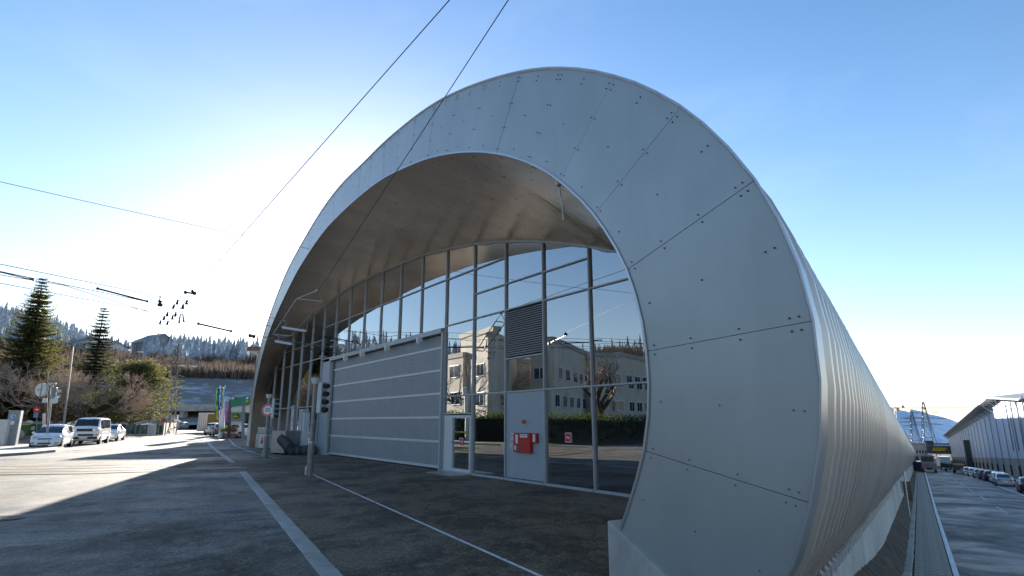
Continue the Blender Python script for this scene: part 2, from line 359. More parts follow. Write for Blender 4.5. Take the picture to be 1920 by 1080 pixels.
# ------------------------------------------------------------------ ground and streets
def zr(a):                          # height of the lower street beside the hall
    if a <= 3: return 0.0
    if a < 20: return -2.38 * ((a - 3) / 17.0) ** 1.0
    return -1.458 - 0.0461 * a
AS = [-6000, -2000, -600, -200, -60, -20, -6, 0, 3, 6, 9, 12, 16, 20, 26, 34, 44, 60, 80, 110, 150, 200, 260, 330, 420, 600, 1000, 2000, 4000, 9000]
def zfar(a): return zr(min(a, 5200))
def band(name, lats, mt, lift=0.0, a0=-7000, a1=9500, kind='structure', zf=None, label=None, wob=0.0):
    rows = []
    for a in [x for x in AS if a0 <= x <= a1] + ([a1] if a1 not in AS and a1 < 9000 else []):
        rows.append([AL(a, l + (wob * math.sin(a * 0.21) if wob else 0), (zf(a, l) if zf else zfar(a)) + lift) for l in lats])
    b = MB().grid(rows); b.f = [f[::-1] for f in b.f]
    o = mk(name, b, mt); o['kind'] = kind
    if label: o['label'] = label; o['category'] = label.split()[0]
    return o
def zl(a, l): return 0.0 if a < 160 else -0.0461 * (min(a, 5200) - 160)
band('ground', [-6000, -1500, -400, -120, -60, -30, -12, -6, -1.9], 'asphalt', zf=zl)
band('ground_by_the_corner', [-1.9, 3, 8, 20, 60], 'asphalt_new', a0=-60, a1=9, zf=lambda a, l: zr(a) - 0.004)
band('lower_street', [0.42, 2, 4, 7.3, 15.0], 'asphalt_road', a0=6)
band('street_edge_ground', [15.0, 60, 300, 6000], 'soil', a0=6, lift=-0.05)

# earth bank between the plinth and the kerb
PL = -1.15
bankz = [(5, -0.1), (7.2, -0.2), (9.2, -0.45), (16.5, -1.25), (21, -1.62), (31.6, -2.15), (43.8, -2.75), (60, -3.55), (100, -5.5), (200, -10.1)]
def lerp_t(t, x):
    if x <= t[0][0]: return t[0][1]
    for (a, b), (c, d) in zip(t, t[1:]):
        if x <= c: return b + (d - b) * (x - a) / (c - a)
    return t[-1][1]
rows = []
a = 5.0
while a < 200:
    z0 = lerp_t(bankz, a); z1 = zr(a) + 0.0; st = 0.12 if a < 30 else (0.4 if a < 70 else 2.5)
    rows.append([AL(a, PL - 0.15 + (PL * 0 + 0.62) * k / 5.0 + 0.012 * rnd.uniform(-1, 1), z0 + (z1 - z0) * (k / 5.0) ** 1.25 + 0.018 * rnd.uniform(-1, 1)) for k in range(6)])
    a += st
b = MB().grid(rows); b.f = [f[::-1] for f in b.f]
tag(mk('earth_bank', b, 'soil'), 'bare dark earth bank falling from the hall plinth to the kerb stones', 'earth', kind='structure')

# granite setts forming the kerb
sett = MB().box((0, 0, 0), (0.19, 0.66, 0.30))
kerb = bpy.data.objects.new('kerb', None); COL.objects.link(kerb); kerb.location = AL(16, -0.62, zr(16)); kerb['kind'] = 'structure'; kerb['label'] = 'row of pale granite kerb stones beside the earth bank'
s0 = mk('kerb_stone', sett, 'granite', parent=kerb, bevel=0.02)
a = 16.0; i = 0; rest = MB()
while a < 190:
    p = AL(a, -0.62 + rnd.uniform(-.015, .015), zr(a) - 0.09 + rnd.uniform(-.008, .008)); rz = math.atan2(AX2.y, AX2.x) - math.pi / 2 + rnd.uniform(-.015, .015)
    if i < 150:
        o = s0 if i == 0 else s0.copy()
        if i: COL.objects.link(o)
        o.location = p - kerb.location; o.rotation_euler[2] = rz
    else: rest.box(p, (0.19, 0.66, 0.30), rz)
    a += 0.95; i += 1
mk('kerb_stones_beyond', rest, 'granite', parent=kerb, origin=kerb.location, kind='stuff')

# narrow slab pavement with raised cross slats, between kerb and white line
pav = bpy.data.objects.new('pavement', None); COL.objects.link(pav); pav.location = AL(16, -0.1, zr(16)); pav['kind'] = 'structure'
pv = MB(); rows = [[AL(x, -0.80, zr(x) - 0.03), AL(x, 0.46, zr(x) - 0.03)] for x in AS if 6 <= x <= 200]
pv.grid(rows); pv.f = [f[::-1] for f in pv.f]; mk('pavement_bed', pv, 'rubber', parent=pav, origin=pav.location)
sl0 = MB().box((0, 0, 0), (0.84, 0.26, 0.06)); slat = mk('paving_slat', sl0, 'slatstone', parent=pav, bevel=0.006)
a = 17.0; i = 0; rest = MB(); rzz = math.atan2(AX2.y, AX2.x) - math.pi / 2
while a < 150:
    p = AL(a, -0.06, zr(a) - 0.008)
    if i < 280:
        o = slat if i == 0 else slat.copy()
        if i: COL.objects.link(o)
        o.location = p - pav.location; o.rotation_euler[2] = rzz + rnd.uniform(-.01, .01)
    else: rest.box(p, (0.84, 0.26, 0.06), rzz)
    a += 0.48; i += 1
mk('paving_slats_beyond', rest, 'granite', parent=pav, origin=pav.location, kind='stuff')

def wear_paint(name, col, keep=0.42, sc_=9.0):
    m = mat(name, col, 0.7, var=0.12, scale=5)
    t = m.node_tree; b_ = t.nodes['Principled BSDF']; g = N(t, 'ShaderNodeNewGeometry')
    n = N(t, 'ShaderNodeTexNoise'); n.inputs['Scale'].default_value = sc_; n.inputs['Detail'].default_value = 6; n.inputs['Roughness'].default_value = 0.75
    r = N(t, 'ShaderNodeValToRGB'); r.color_ramp.elements[0].position = keep - 0.06; r.color_ramp.elements[1].position = keep + 0.03
    t.links.new(g.outputs['Position'], n.inputs['Vector']); t.links.new(n.outputs['Fac'], r.inputs[0]); t.links.new(r.outputs[0], b_.inputs['Alpha'])
wear_paint('paint', (0.80, 0.80, 0.80), 0.40)
wear_paint('paintworn', (0.50, 0.50, 0.49), 0.47)
def line(pts, w, mt, name='road_marking', lift=0.008):
    rows = []
    for i, p in enumerate(pts):
        d = (Vector(pts[min(i + 1, len(pts) - 1)]) - Vector(pts[max(i - 1, 0)])).normalized(); n = Vector((d.y, -d.x, 0))
        p = Vector(p) + Vector((0, 0, lift)); rows.append([p - n * w / 2, p + n * w / 2])
    b = MB().grid(rows); b.f = [f[::-1] for f in b.f]
    o = mk(name, b, mt); o['kind'] = 'structure'; return o
line([AL(x, 0.46 + (0.30 * max(0, x - 44) / 100 if x > 44 else 0), zr(x)) for x in (8, 12, 16, 20, 26, 34, 44, 60, 80, 110, 150, 185)], 0.13, 'paint', lift=0.012)
line([AL(x, 7.3 - 0.6 * max(0, (x - 80)) / 80, zr(x)) for x in (30, 44, 60, 80, 110, 150, 200, 240)], 0.14, 'paint')
for a0 in range(46, 150, 14): line([AL(a0, 3.9, zr(a0)), AL(a0 + 6, 3.9, zr(a0 + 6))], 0.12, 'paintworn')

# forecourt: newer asphalt apron under the arch, joint lines
def sheet(name, pts, mt, z=0.004, kind='structure'):
    b = MB(); b.add([(p[0], p[1], z) for p in pts], [tuple(range(len(pts)))])
    o = mk(name, b, mt); o['kind'] = kind; return o
k0, k1 = G(455, 885), G(620, 1080)
kd = (k1 - k0).normalized(); kn = Vector((-kd.y, kd.x, 0))
if kn.x < 0: kn = -kn
sheet('forecourt', [k0, k1 + kd * 6, k1 + kd * 6 + Vector((6, 0, 0)), Vector((2.2, 3.0, 0)), G(1183, 932) + Vector((1.5, 1.0, 0)), G(834, 886), G(612, 853), G(480, 846), G(470, 866)], 'asphalt_new')
# kerb slabs, flush with the street: pale concrete slabs laid end to end
kb = bpy.data.objects.new('kerb_of_slabs', None); COL.objects.link(kb); kb.location = k0; kb['kind'] = 'structure'; kb['label'] = 'line of flush pale concrete kerb slabs in the asphalt'
L = (k1 - k0).length + 5; x = 0.0; first = None; ang = math.atan2(kd.y, kd.x)
slabm = MB().box((0, 0, 0), (0.972, 0.21, 0.05))
while x < L:
    o = mk('kerb_slab', slabm, 'concrete', parent=kb, bevel=0.006) if first is None else first.copy()
    if first is None: first = o
    else: COL.objects.link(o)
    o.location = kd * (x + 0.5) + Vector((0, 0, -0.004 + rnd.uniform(-.003, .003))); o.rotation_euler[2] = ang + rnd.uniform(-.006, .006); x += 1.0
t0_, t1_ = G(588, 891), G(1010, 1080)
line([t0_ - (t1_ - t0_) * 0.02, t1_, t1_ + (t1_ - t0_) * .4], 0.055, 'paint', 'joint_line', 0.010)
line([G(437, 868), G(410, 848), G(395, 836), G(385, 823), G(378, 812)], 0.20, 'paintworn', 'joint_line', 0.010)
line([G(520, 860), G(478, 850), G(440, 836), G(425, 818)], 0.14, 'paintworn', 'joint_line', 0.011)
sheet('track_bed', [G(-200, 871), G(150, 869), G(300, 866), G(460, 862), G(600, 856), G(636, 858), G(560, 870), G(460, 880), G(300, 885), G(150, 888), G(-200, 892)], 'asphalt_new', .0075)
# tram rails running out of the gate and across the street
def rail(pts):
    line(pts, 0.20, 'cover', 'rail_groove', 0.012); line(pts, 0.06, 'rust', 'rail', 0.017)
for dy in (0, 7, 15, 21):
    rail([G(0, 875 + dy * 0.75), G(150, 874 + dy * 0.7), G(300, 871 + dy * 0.62), G(460, 866 + dy * 0.55), G(560, 860 + dy * 0.5), G(640, 857 + dy * 0.55)])
line([G(270, 880), G(380, 878), G(470, 877)], 0.12, 'paint', 'joint_line', 0.012)
# manhole covers
def cover(name, p, r, label, sq=False):
    b = MB()
    if sq:
        b.box((0, 0, 0.008), (r * 2, r * 1.5, 0.02), 0.4)
        for k in range(7): b.box((math.cos(.4) * (-r + (k + .5) * r * 2 / 7), math.sin(.4) * (-r + (k + .5) * r * 2 / 7), 0.021), (0.03, r * 1.3, 0.006), 0.4)
    else:
        b.rod((0, 0, -0.02), (0, 0, 0.012), r, seg=28); b.rod((0, 0, 0.012), (0, 0, 0.018), r * .86, seg=28)
        for k in range(5): b.box((0, (k - 2) * r * .3, 0.020), (r * 1.2, 0.03, 0.006))
    o = mk(name, b, 'cover', loc=p); tag(o, label, 'manhole cover')
cover('manhole_cover', G(2, 973), 0.33, 'round iron manhole cover in the shaded street by the picture edge')
cover('manhole_cover', G(778, 884), 0.55, 'pale flat rectangular cover plate before the roller gate', True)
cover('manhole_cover', G(640, 930, 0), 0.2, 'small round iron cover beside the long white joint line')
# left pavement island
isl = [G(-60, 862), G(0, 856), G(60, 852), G(100, 848), G(118, 845), G(112, 842), G(60, 836), G(0, 834), G(-60, 834)]
bi = MB().prism([Vector((p.x, p.y, 0)) for p in isl][::-1], (0, 0, 0.12)); mk('traffic_island_pavement', bi, 'granite')['kind'] = 'structure'
ks = MB()
for p, q in zip(isl[:5], isl[1:6]):
    d = (q - p); c = (p + q) / 2; ks.box((c.x, c.y, 0.066), (d.length, 0.18, 0.14), math.atan2(d.y, d.x))
o = mk('island_kerb', ks, 'concrete'); o['kind'] = 'structure'
# lawn rise behind the parked cars
rows = [[Gd(x, D, z if x < 180 else (z * .3 if x < 220 else -.02)) for x in (-500, -200, 0, 60, 120, 175, 215, 300)] for D, z in ((52, 0.0), (56, 0.35), (66, 0.6), (90, 0.9), (130, 1.0))]
b = MB().grid(rows); b.f = [f[::-1] for f in b.f]; mk('verge', b, 'brownground')['kind'] = 'structure'

# ------------------------------------------------------------------ the hall
FOOT = Vector((-17.930, 41.0, 0)); FD = Vector((-0.47849, 0.87809, 0)); FN = Vector((FD.y, -FD.x, 0))   # face plane: runs to FD, looks to -FN
FA = Vector((2.64, 13.75, 0)); GD = (Vector((-9.38, 30.80, 0)) - FA).normalized(); GN = -Vector((GD.y, -GD.x, 0))  # glass front, GN outward
TAB = '''41.115,-0.026,39.669,0.570,4.424,11.228,0.289
41.377,0.320,39.822,0.828,4.508,11.108,0.549
41.612,0.684,39.963,1.092,4.585,11.000,0.811
41.780,1.083,40.088,1.365,4.651,10.906,1.077
41.903,1.490,40.169,1.670,4.698,10.840,1.387
41.958,1.910,40.202,1.985,4.715,10.815,1.702
41.959,2.335,40.194,2.298,4.711,10.821,2.017
41.891,2.754,40.151,2.596,4.687,10.856,2.315
41.764,3.159,40.072,2.886,4.643,10.917,2.604
41.591,3.547,39.958,3.168,4.547,11.054,2.930
41.372,3.910,39.805,3.436,4.012,11.812,3.807
41.123,4.254,39.628,3.690,4.379,11.292,3.440
40.848,4.578,39.433,3.937,4.294,11.412,3.656
40.549,4.880,39.210,4.177,4.172,11.585,3.898
40.235,5.165,38.971,4.403,4.042,11.770,4.127
39.903,5.430,38.727,4.621,3.908,11.959,4.345
39.562,5.684,38.473,4.827,3.769,12.156,4.552
39.210,5.921,38.207,5.017,3.624,12.362,4.745
38.848,6.144,37.931,5.197,3.473,12.576,4.926
38.480,6.355,37.607,5.393,3.295,12.828,5.124
38.103,6.551,37.277,5.578,3.114,13.084,5.311
37.720,6.734,36.939,5.753,2.929,13.346,5.488
37.332,6.908,36.583,5.925,2.736,13.620,5.660
36.941,7.074,36.223,6.087,2.599,13.814,5.743
36.547,7.233,35.859,6.240,2.523,13.922,5.737
36.151,7.387,35.517,6.377,2.375,14.132,5.830
35.753,7.534,35.182,6.504,2.206,14.371,5.946
35.352,7.675,34.845,6.626,2.034,14.615,6.060
34.949,7.810,34.502,6.744,1.859,14.863,6.171
34.543,7.936,34.142,6.862,1.674,15.125,6.284
34.135,8.053,33.780,6.974,1.484,15.395,6.395
33.724,8.161,33.416,7.080,1.288,15.673,6.506
33.312,8.261,33.059,7.176,1.092,15.950,6.612
32.897,8.354,32.703,7.269,0.895,16.229,6.716
32.481,8.440,32.345,7.359,0.701,16.504,6.812
32.065,8.523,31.993,7.446,0.514,16.769,6.901
31.647,8.604,31.645,7.531,0.333,17.026,6.984
31.230,8.681,31.296,7.614,0.152,17.282,7.062
30.811,8.755,30.946,7.693,-0.030,17.541,7.139
30.392,8.824,30.495,7.788,-0.271,17.882,7.236
29.972,8.887,29.935,7.891,-0.581,18.322,7.355
29.552,8.946,29.391,7.981,-0.890,18.759,7.466
29.130,9.002,28.999,8.039,-1.113,19.075,7.540
28.709,9.057,28.607,8.094,-1.334,19.389,7.609
28.288,9.115,28.215,8.146,-1.553,19.699,7.672
27.868,9.175,27.822,8.196,-1.769,20.005,7.730
27.448,9.237,27.429,8.244,-1.983,20.308,7.784
27.028,9.300,27.036,8.289,-2.197,20.611,7.835
26.607,9.362,26.642,8.332,-2.411,20.915,7.885
26.187,9.421,26.248,8.374,-2.626,21.220,7.934
25.765,9.476,25.855,8.413,-2.842,21.526,7.980
25.343,9.523,25.460,8.451,-3.058,21.831,8.024
24.921,9.565,25.066,8.487,-3.272,22.134,8.065
24.497,9.601,24.672,8.521,-3.482,22.432,8.099
24.074,9.632,24.277,8.552,-3.689,22.726,8.129
23.650,9.657,23.882,8.580,-3.895,23.017,8.154
23.225,9.677,23.487,8.605,-4.099,23.308,8.176
22.801,9.694,23.092,8.625,-4.306,23.600,8.194
22.376,9.705,22.696,8.639,-4.516,23.897,8.210
21.952,9.712,22.300,8.650,-4.730,24.201,8.224
21.527,9.716,21.904,8.656,-4.948,24.509,8.238
21.102,9.714,21.509,8.656,-5.172,24.827,8.251
20.677,9.710,21.113,8.652,-5.401,25.153,8.263
20.253,9.701,20.717,8.646,-5.635,25.483,8.275
19.828,9.691,20.321,8.636,-5.874,25.822,8.287
19.403,9.676,19.925,8.624,-6.118,26.169,8.300
18.979,9.660,19.530,8.610,-6.366,26.520,8.312
18.555,9.642,19.134,8.596,-6.619,26.878,8.323
18.130,9.622,18.739,8.580,-6.877,27.244,8.333
17.706,9.601,18.343,8.562,-7.140,27.616,8.341
17.282,9.579,17.948,8.543,-7.406,27.994,8.346
16.858,9.556,17.552,8.520,-7.677,28.378,8.346
16.433,9.532,17.158,8.492,-7.947,28.761,8.338
16.009,9.507,16.763,8.460,-8.215,29.140,8.325
15.585,9.481,16.369,8.423,-8.478,29.513,8.304
15.162,9.453,15.975,8.380,-8.733,29.874,8.277
14.738,9.421,15.582,8.336,-8.984,30.230,8.246
14.314,9.388,15.189,8.287,-9.226,30.572,8.209
13.892,9.347,14.796,8.237,-9.465,30.912,8.170
13.469,9.302,14.404,8.184,-9.699,31.244,8.127
13.048,9.250,14.012,8.129,-9.930,31.571,8.083
12.627,9.192,13.620,8.073,-10.161,31.898,8.037
12.207,9.127,13.228,8.014,-10.387,32.219,7.988
11.788,9.057,12.837,7.955,-10.614,32.540,7.938
11.370,8.980,12.446,7.894,-10.840,32.861,7.887
10.953,8.899,12.055,7.830,-11.066,33.180,7.833
10.538,8.813,11.664,7.766,-11.292,33.500,7.779
10.122,8.725,11.274,7.700,-11.518,33.822,7.722
9.708,8.629,10.884,7.630,-11.746,34.144,7.662
9.294,8.534,10.495,7.561,-11.974,34.467,7.602
8.882,8.432,10.106,7.487,-12.204,34.793,7.537
8.470,8.329,9.717,7.410,-12.436,35.122,7.469
8.058,8.223,9.329,7.334,-12.668,35.451,7.401
7.648,8.113,8.942,7.248,-12.904,35.785,7.322
7.238,8.001,8.556,7.162,-13.140,36.120,7.241
6.830,7.883,8.171,7.069,-13.378,36.457,7.153
6.422,7.765,7.788,6.970,-13.617,36.795,7.056
6.017,7.639,7.406,6.865,-13.855,37.133,6.953
5.611,7.511,7.028,6.749,-14.093,37.470,6.835
5.210,7.373,6.652,6.626,-14.331,37.807,6.710
4.809,7.231,6.280,6.489,-14.568,38.143,6.570
4.415,7.074,5.913,6.342,-14.806,38.481,6.419
4.024,6.907,5.549,6.185,-15.044,38.819,6.260
3.639,6.728,5.193,6.012,-15.284,39.159,6.087
3.266,6.524,4.839,5.835,-15.525,39.499,5.910
2.901,6.307,4.494,5.641,-15.762,39.835,5.718
2.545,6.077,4.152,5.442,-15.996,40.167,5.521
2.206,5.821,3.818,5.230,-16.218,40.482,5.309
1.876,5.553,3.489,5.009,-16.428,40.779,5.087
1.557,5.272,3.170,4.775,-16.617,41.047,4.849
1.262,4.967,2.862,4.527,-16.777,41.274,4.593
0.981,4.649,2.565,4.266,-16.913,41.467,4.321
0.718,4.316,2.293,3.979,-17.000,41.590,4.019
0.495,3.954,2.034,3.680,-17.067,41.685,3.703
0.304,3.576,1.822,3.346,-17.081,41.705,3.350
0.148,3.182,1.649,2.992,-17.072,41.693,2.979
0.046,2.769,1.515,2.620,-17.043,41.652,2.591
-0.005,2.348,1.453,2.229,-16.999,41.589,2.189
-0.020,1.925,1.434,1.834,-16.956,41.527,1.790
-0.006,1.500,1.446,1.439,-16.916,41.471,1.398
0.036,1.077,1.487,1.045,-16.882,41.423,1.019
0.088,0.656,1.542,0.653,-16.852,41.380,0.663
0.145,0.235,1.603,0.262,-16.822,41.338,0.319
0.205,-0.186,1.667,-0.128,-16.792,41.296,-0.014'''
R_ = [[float(v) for v in l.split(',')] for l in TAB.split('\n') if l]
def fp(s, z, out=0.0): return FOOT - FD * s + Vector((0, 0, z)) - FN * out
O3 = [fp(r[0], r[1]) for r in R_]; I3 = [fp(r[2], r[3]) for r in R_]; Q3 = [Vector(r[4:7]) for r in R_]
NR = len(R_)
def gp(s, z, out=0.0): return FA + GD * s + Vector((0, 0, z)) + GN * out
hall = T('depot_hall', 'tram depot hall with a rounded grey metal arch front and ribbed tunnel-like shell', 'building', FOOT, local=False)
# ring of face panels
ZI = Vector((0, 0, 1))
J = [0] + list(range(3, NR, 3))
for j in range(len(J) - 1):
    i0, i1 = J[j], J[j + 1]
    b = MB(); gap = 0.0025
    ro, ri = [], []
    for i in range(i0, i1 + 1):
        o, q = O3[i].copy(), I3[i].copy()
        if i == i0: nx = i + 1; o += (O3[nx] - O3[i]).normalized() * gap; q += (I3[nx] - I3[i]).normalized() * gap
        if i == i1: nx = i - 1; o += (O3[nx] - O3[i]).normalized() * gap; q += (I3[nx] - I3[i]).normalized() * gap
        ro.append(o); ri.append(q)
    rows = [[ri[k].lerp(ro[k], u) for u in (0, .5, 1)] for k in range(len(ro))]
    dz = rnd.uniform(-0.002, 0.002)
    fr = [[p - FN * (0.0 + dz) for p in r] for r in rows]; bk = [[p + FN * 0.03 for p in r] for r in rows]
    n = len(ro); b.grid(fr); b.f = [f for f in b.f]
    base = len(b.v); b.grid(bk); b.f = b.f[:len(b.f) // 2] + [f[::-1] for f in b.f[len(b.f) // 2:]]
    def idx(k, u, back): return (base if back else 0) + k * 3 + u
    ring = [(k, 0) for k in range(n)] + [(n - 1, 1)] + [(k, 2) for k in range(n - 1, -1, -1)] + [(0, 1)]
    for (a0, u0), (a1, u1) in zip(ring, ring[1:] + ring[:1]): b.f.append((idx(a0, u0, 0), idx(a1, u1, 0), idx(a1, u1, 1), idx(a0, u0, 1)))
    hall.part('face_panel', b, 'panel')
b = MB().grid([[I3[i] + FN * 0.04, O3[i] + FN * 0.04] for i in range(NR)]); hall.part('backing', b, 'backing')
# bolts on the face
bo = MB(); bp_ = MB()
def bolt(p, dark): (bo if dark else bp_).rod(p + FN * 0.001, p - FN * 0.010, 0.0085, 0.007, seg=7)
for j, i in enumerate(J):
    if i + 1 >= NR: continue
    tg = (O3[min(i + 1, NR - 1)] - O3[max(i - 1, 0)]).normalized(); rad = (I3[i] - O3[i]).normalized(); W = (I3[i] - O3[i]).length
    dk = O3[i].z > 1.8
    if i:
        for u in (0.05, 0.095): [bolt(O3[i] + rad * (W * u) + tg * s_ * 0.05, dk) for s_ in (-1, 1)]
        for u in (0.36, 0.66, 0.93): [bolt(O3[i] + rad * (W * u) + tg * s_ * 0.045, dk) for s_ in (-1, 1)]
    if i + 3 < NR:
        im = i + 1; m0 = O3[im].lerp(O3[im + 1], .5); m1 = I3[im].lerp(I3[im + 1], .5)
        dk = m0.z > 1.8
        bolt(m0.lerp(m1, .06), dk); bolt(m0.lerp(m1, .11), dk)
        for u in (0.5, 0.9): bolt(m0.lerp(m1, u), dk)
hall.part('bolts', bo, 'bolt', kind='stuff'); hall.part('pale_bolts', bp_, 'boltpale', kind='stuff')
# outer edge: bright trim band, then ribbed cladding
def oring(i):                       # outward normal of the outline in the face plane
    tg = (O3[min(i + 1, NR - 1)] - O3[max(i - 1, 0)]).normalized(); n = tg.cross(FN)
    c = fp(21, 3.0)
    return n if n.dot(O3[i] - c) > 0 else -n
ON = [oring(i) for i in range(NR)]
def shellrow(t, lift, i0=0, i1=NR, st=1): return [O3[i] + AX * t + ON[i] * lift for i in range(i0, i1, st)]
b = MB().grid([shellrow(-0.004, 0.0), shellrow(-0.03, 0.012), shellrow(-0.03, 0.03), shellrow(0.02, 0.034), shellrow(0.30, 0.034), shellrow(0.31, 0.0)]); hall.part('edge_trim', b, 'trim', smooth=True)
# cladding sheets, each with its own ribs
t = 0.31; sheetn = 0; pitch = 0.42; HL = 188.0
bounds = [0.31]
while bounds[-1] < 40: bounds.append(bounds[-1] + pitch * 6)
while bounds[-1] < HL - 12: bounds.append(bounds[-1] + pitch * 26)
bounds.append(HL)
for si, (ta, tb) in enumerate(zip(bounds, bounds[1:])):
    rows = []; x = ta; near = ta < 60; nn = max(1, round((tb - ta) / pitch)); pt_ = (tb - ta) / nn; stp = 1 if ta < 30 else 2
    off = rnd.uniform(-0.006, 0.006) if si else 0
    for k in range(nn):
        x0 = ta + k * pt_
        jit = rnd.uniform(-.012, .012) * pt_
        for u, h in ((0.02, 0.0), (0.42 + jit, 0.0), (0.52, 0.058), (0.80, 0.058)):
            rows.append(shellrow(x0 + u * pt_, h + off, st=stp))
    rows.append(shellrow(tb - 0.004, 0.0 + off, st=stp))
    hall.part('cladding_sheet', MB().grid(rows), 'clad', smooth=30)
ce = O3[40] + AX * HL
pts = [O3[i] + AX * HL for i in range(0, NR, 3)]; b = MB().add(pts, [tuple(range(len(pts)))]); hall.part('end_wall', b, 'midgrey')
# soffit panels
for j in range(len(J) - 1):
    i0, i1 = J[j], J[j + 1]; b = MB(); rows = []
    for i in range(i0, i1 + 1):
        p, q = I3[i].copy(), Q3[i].copy()
        if i == i0: p += (I3[i + 1] - I3[i]).normalized() * .006; q += (Q3[i + 1] - Q3[i]).normalized() * .006
        if i == i1: p += (I3[i - 1] - I3[i]).normalized() * .006; q += (Q3[i - 1] - Q3[i]).normalized() * .006
        rows.append([p.lerp(q, u) for u in (0.0, .33, .66, 1.0)])
    b.grid(rows); nb = len(b.v); up = Vector((0, 0, 0.03)) if I3[i0].z > 2 else FN * 0.03
    b2 = [[p + up for p in r] for r in rows]; b.grid(b2)
    hall.part('soffit_panel', b, 'soffit')
sb = MB()
for j, i in enumerate(J[1:-1]):
    n = ((I3[i + 1] - I3[i]).cross(Q3[i] - I3[i])).normalized()
    if n.dot(ON[i]) > 0: n = -n
    tg = (I3[i + 1] - I3[i]).normalized(); L_ = (Q3[i] - I3[i]).length; m = max(3, int(L_ / 0.9))
    for k in range(m + 1):
        p = I3[i].lerp(Q3[i], 0.03 + 0.94 * k / m)
        for s_ in (-1, 1): sb.rod(p + tg * s_ * .05, p + tg * s_ * .05 + n * 0.008, 0.012, seg=6)
        q = I3[i + 1].lerp(Q3[i + 1], 0.03 + 0.94 * (k + .5) / (m + 1)) + (I3[min(i + 2, NR - 1)] - I3[i + 1]) * .5; sb.rod(q, q + n * 0.008, 0.012, seg=6)
hall.part('soffit_bolts', sb, 'bolt', kind='stuff')
tr = MB().grid([[I3[i] - FN * 0.012, I3[i] - FN * 0.012 + (O3[i] - I3[i]).normalized() * 0.03] for i in range(NR)])
hall.part('inner_edge_strip', tr, 'trim')

# concrete plinth: end block and wall segments along the hall
pp = [fp(39.55, 0.67), fp(39.73, 0.59), fp(40.34, 0.32), fp(41.10, -0.01), fp(41.10, -3), fp(39.55, -3)]
b = MB().prism([p - FN * 0.05 for p in pp], FN * 0.9); hall.part('plinth_end_block', b, 'concrete', bevel=0.015)
x = 5.1; k = 0
def lowz(a): return O3[0].z - 0.0461 * (a - 4.9)
while x < 190:
    w = 2.4 if x < 60 else 12.0
    b = MB(); xa, xb = x + 0.008, x + w - 0.008
    def sec(a): return [AL(a, PL - 0.30, lowz(a) + 0.10), AL(a, PL, lowz(a) - 0.04), AL(a, PL + 0.03, lerp_t(bankz, a) - 0.6), AL(a, PL - 0.30, lerp_t(bankz, a) - 0.6)]
    s1, s2 = sec(xa), sec(xb); b.add(s1 + s2, [(0, 1, 2, 3), (7, 6, 5, 4), (0, 4, 5, 1), (1, 5, 6, 2), (2, 6, 7, 3), (3, 7, 4, 0)])
    hall.part('plinth_wall_segment', b, 'concrete'); x += w
b = MB()
for k in range(60): b.box(AL(5.6 + k * 0.46, PL + 0.012, lowz(5.6 + k * .46) - 0.02), (0.05, 0.40, 0.13), rzz)
hall.part('base_flashing', b, 'trim', kind='stuff')
b = MB().box(AL(46.2, PL + 0.05, -2.35), (0.03, 1.1, 0.75), rzz); 
for k in range(6): b.box(AL(45.75 + k * .18, PL + 0.07, -2.35), (0.03, 0.03, 0.7), rzz)
hall.part('vent_grille', b, 'galv')
# left foot of the arch
b = MB().prism([G(478, 840), G(492, 841), G(490, 834), G(480, 834)], (0, 0, 0.9)); hall.part('foot_block', b, 'concrete', bevel=0.05)

# ---- glass front
up_q = sorted([((q - FA).dot(GD), q.z) for q in Q3 if True], key=lambda t: t[0])
# keep the upper branch only
sz_ = {}
for s_, z_ in up_q:
    k = round(s_ * 4) / 4
    sz_[k] = max(sz_.get(k, -9), z_)
upq = sorted(sz_.items())
def ztop(s_): return max(0.3, lerp_t(upq, s_))
SM = [-2.9, -0.9, 1.10, 3.0, 4.87, 6.73, 8.66] + [8.66 + 2.0 * k for k in range(1, 13)] + [34.35]
GATE0, GATE1, GATEH = 8.85, 20.95, 4.76
def ycol(s0, s1):
    m = (s0 + s1) / 2
    if m < -0.9: return [2.49, 4.95]
    if m < 1.1: return [2.49, 4.95]
    if m < 3.0: return [2.49, 4.96, 5.78]
    if m < 4.87: return [2.49, 3.47, 4.97, 5.80]
    if m < 6.73: return [2.49, 4.97, 5.80, 6.66]
    if m < 8.66: return [1.90, 2.49, 4.97, 6.68]
    if m < 20.8: return [4.93, 6.70]
    if m < 22.7: return [2.46, 4.95, 6.70]
    return [2.46, 5.06, 6.05]
mull = []
for s_ in SM:
    z0 = GATEH + 0.16 if GATE0 - .3 < s_ < GATE1 - .1 and s_ > 8.7 else 0.0
    zt = ztop(s_) + 0.04
    b = MB(); b.box(gp(s_, (z0 + zt) / 2, 0.0), (0.055, 0.10, zt - z0), math.atan2(GD.y, GD.x)); b.box(gp(s_, (z0 + zt) / 2, 0.058), (0.042, 0.016, zt - z0), math.atan2(GD.y, GD.x))
    hall.part('mullion', b, 'alu')
GA = math.atan2(GD.y, GD.x)
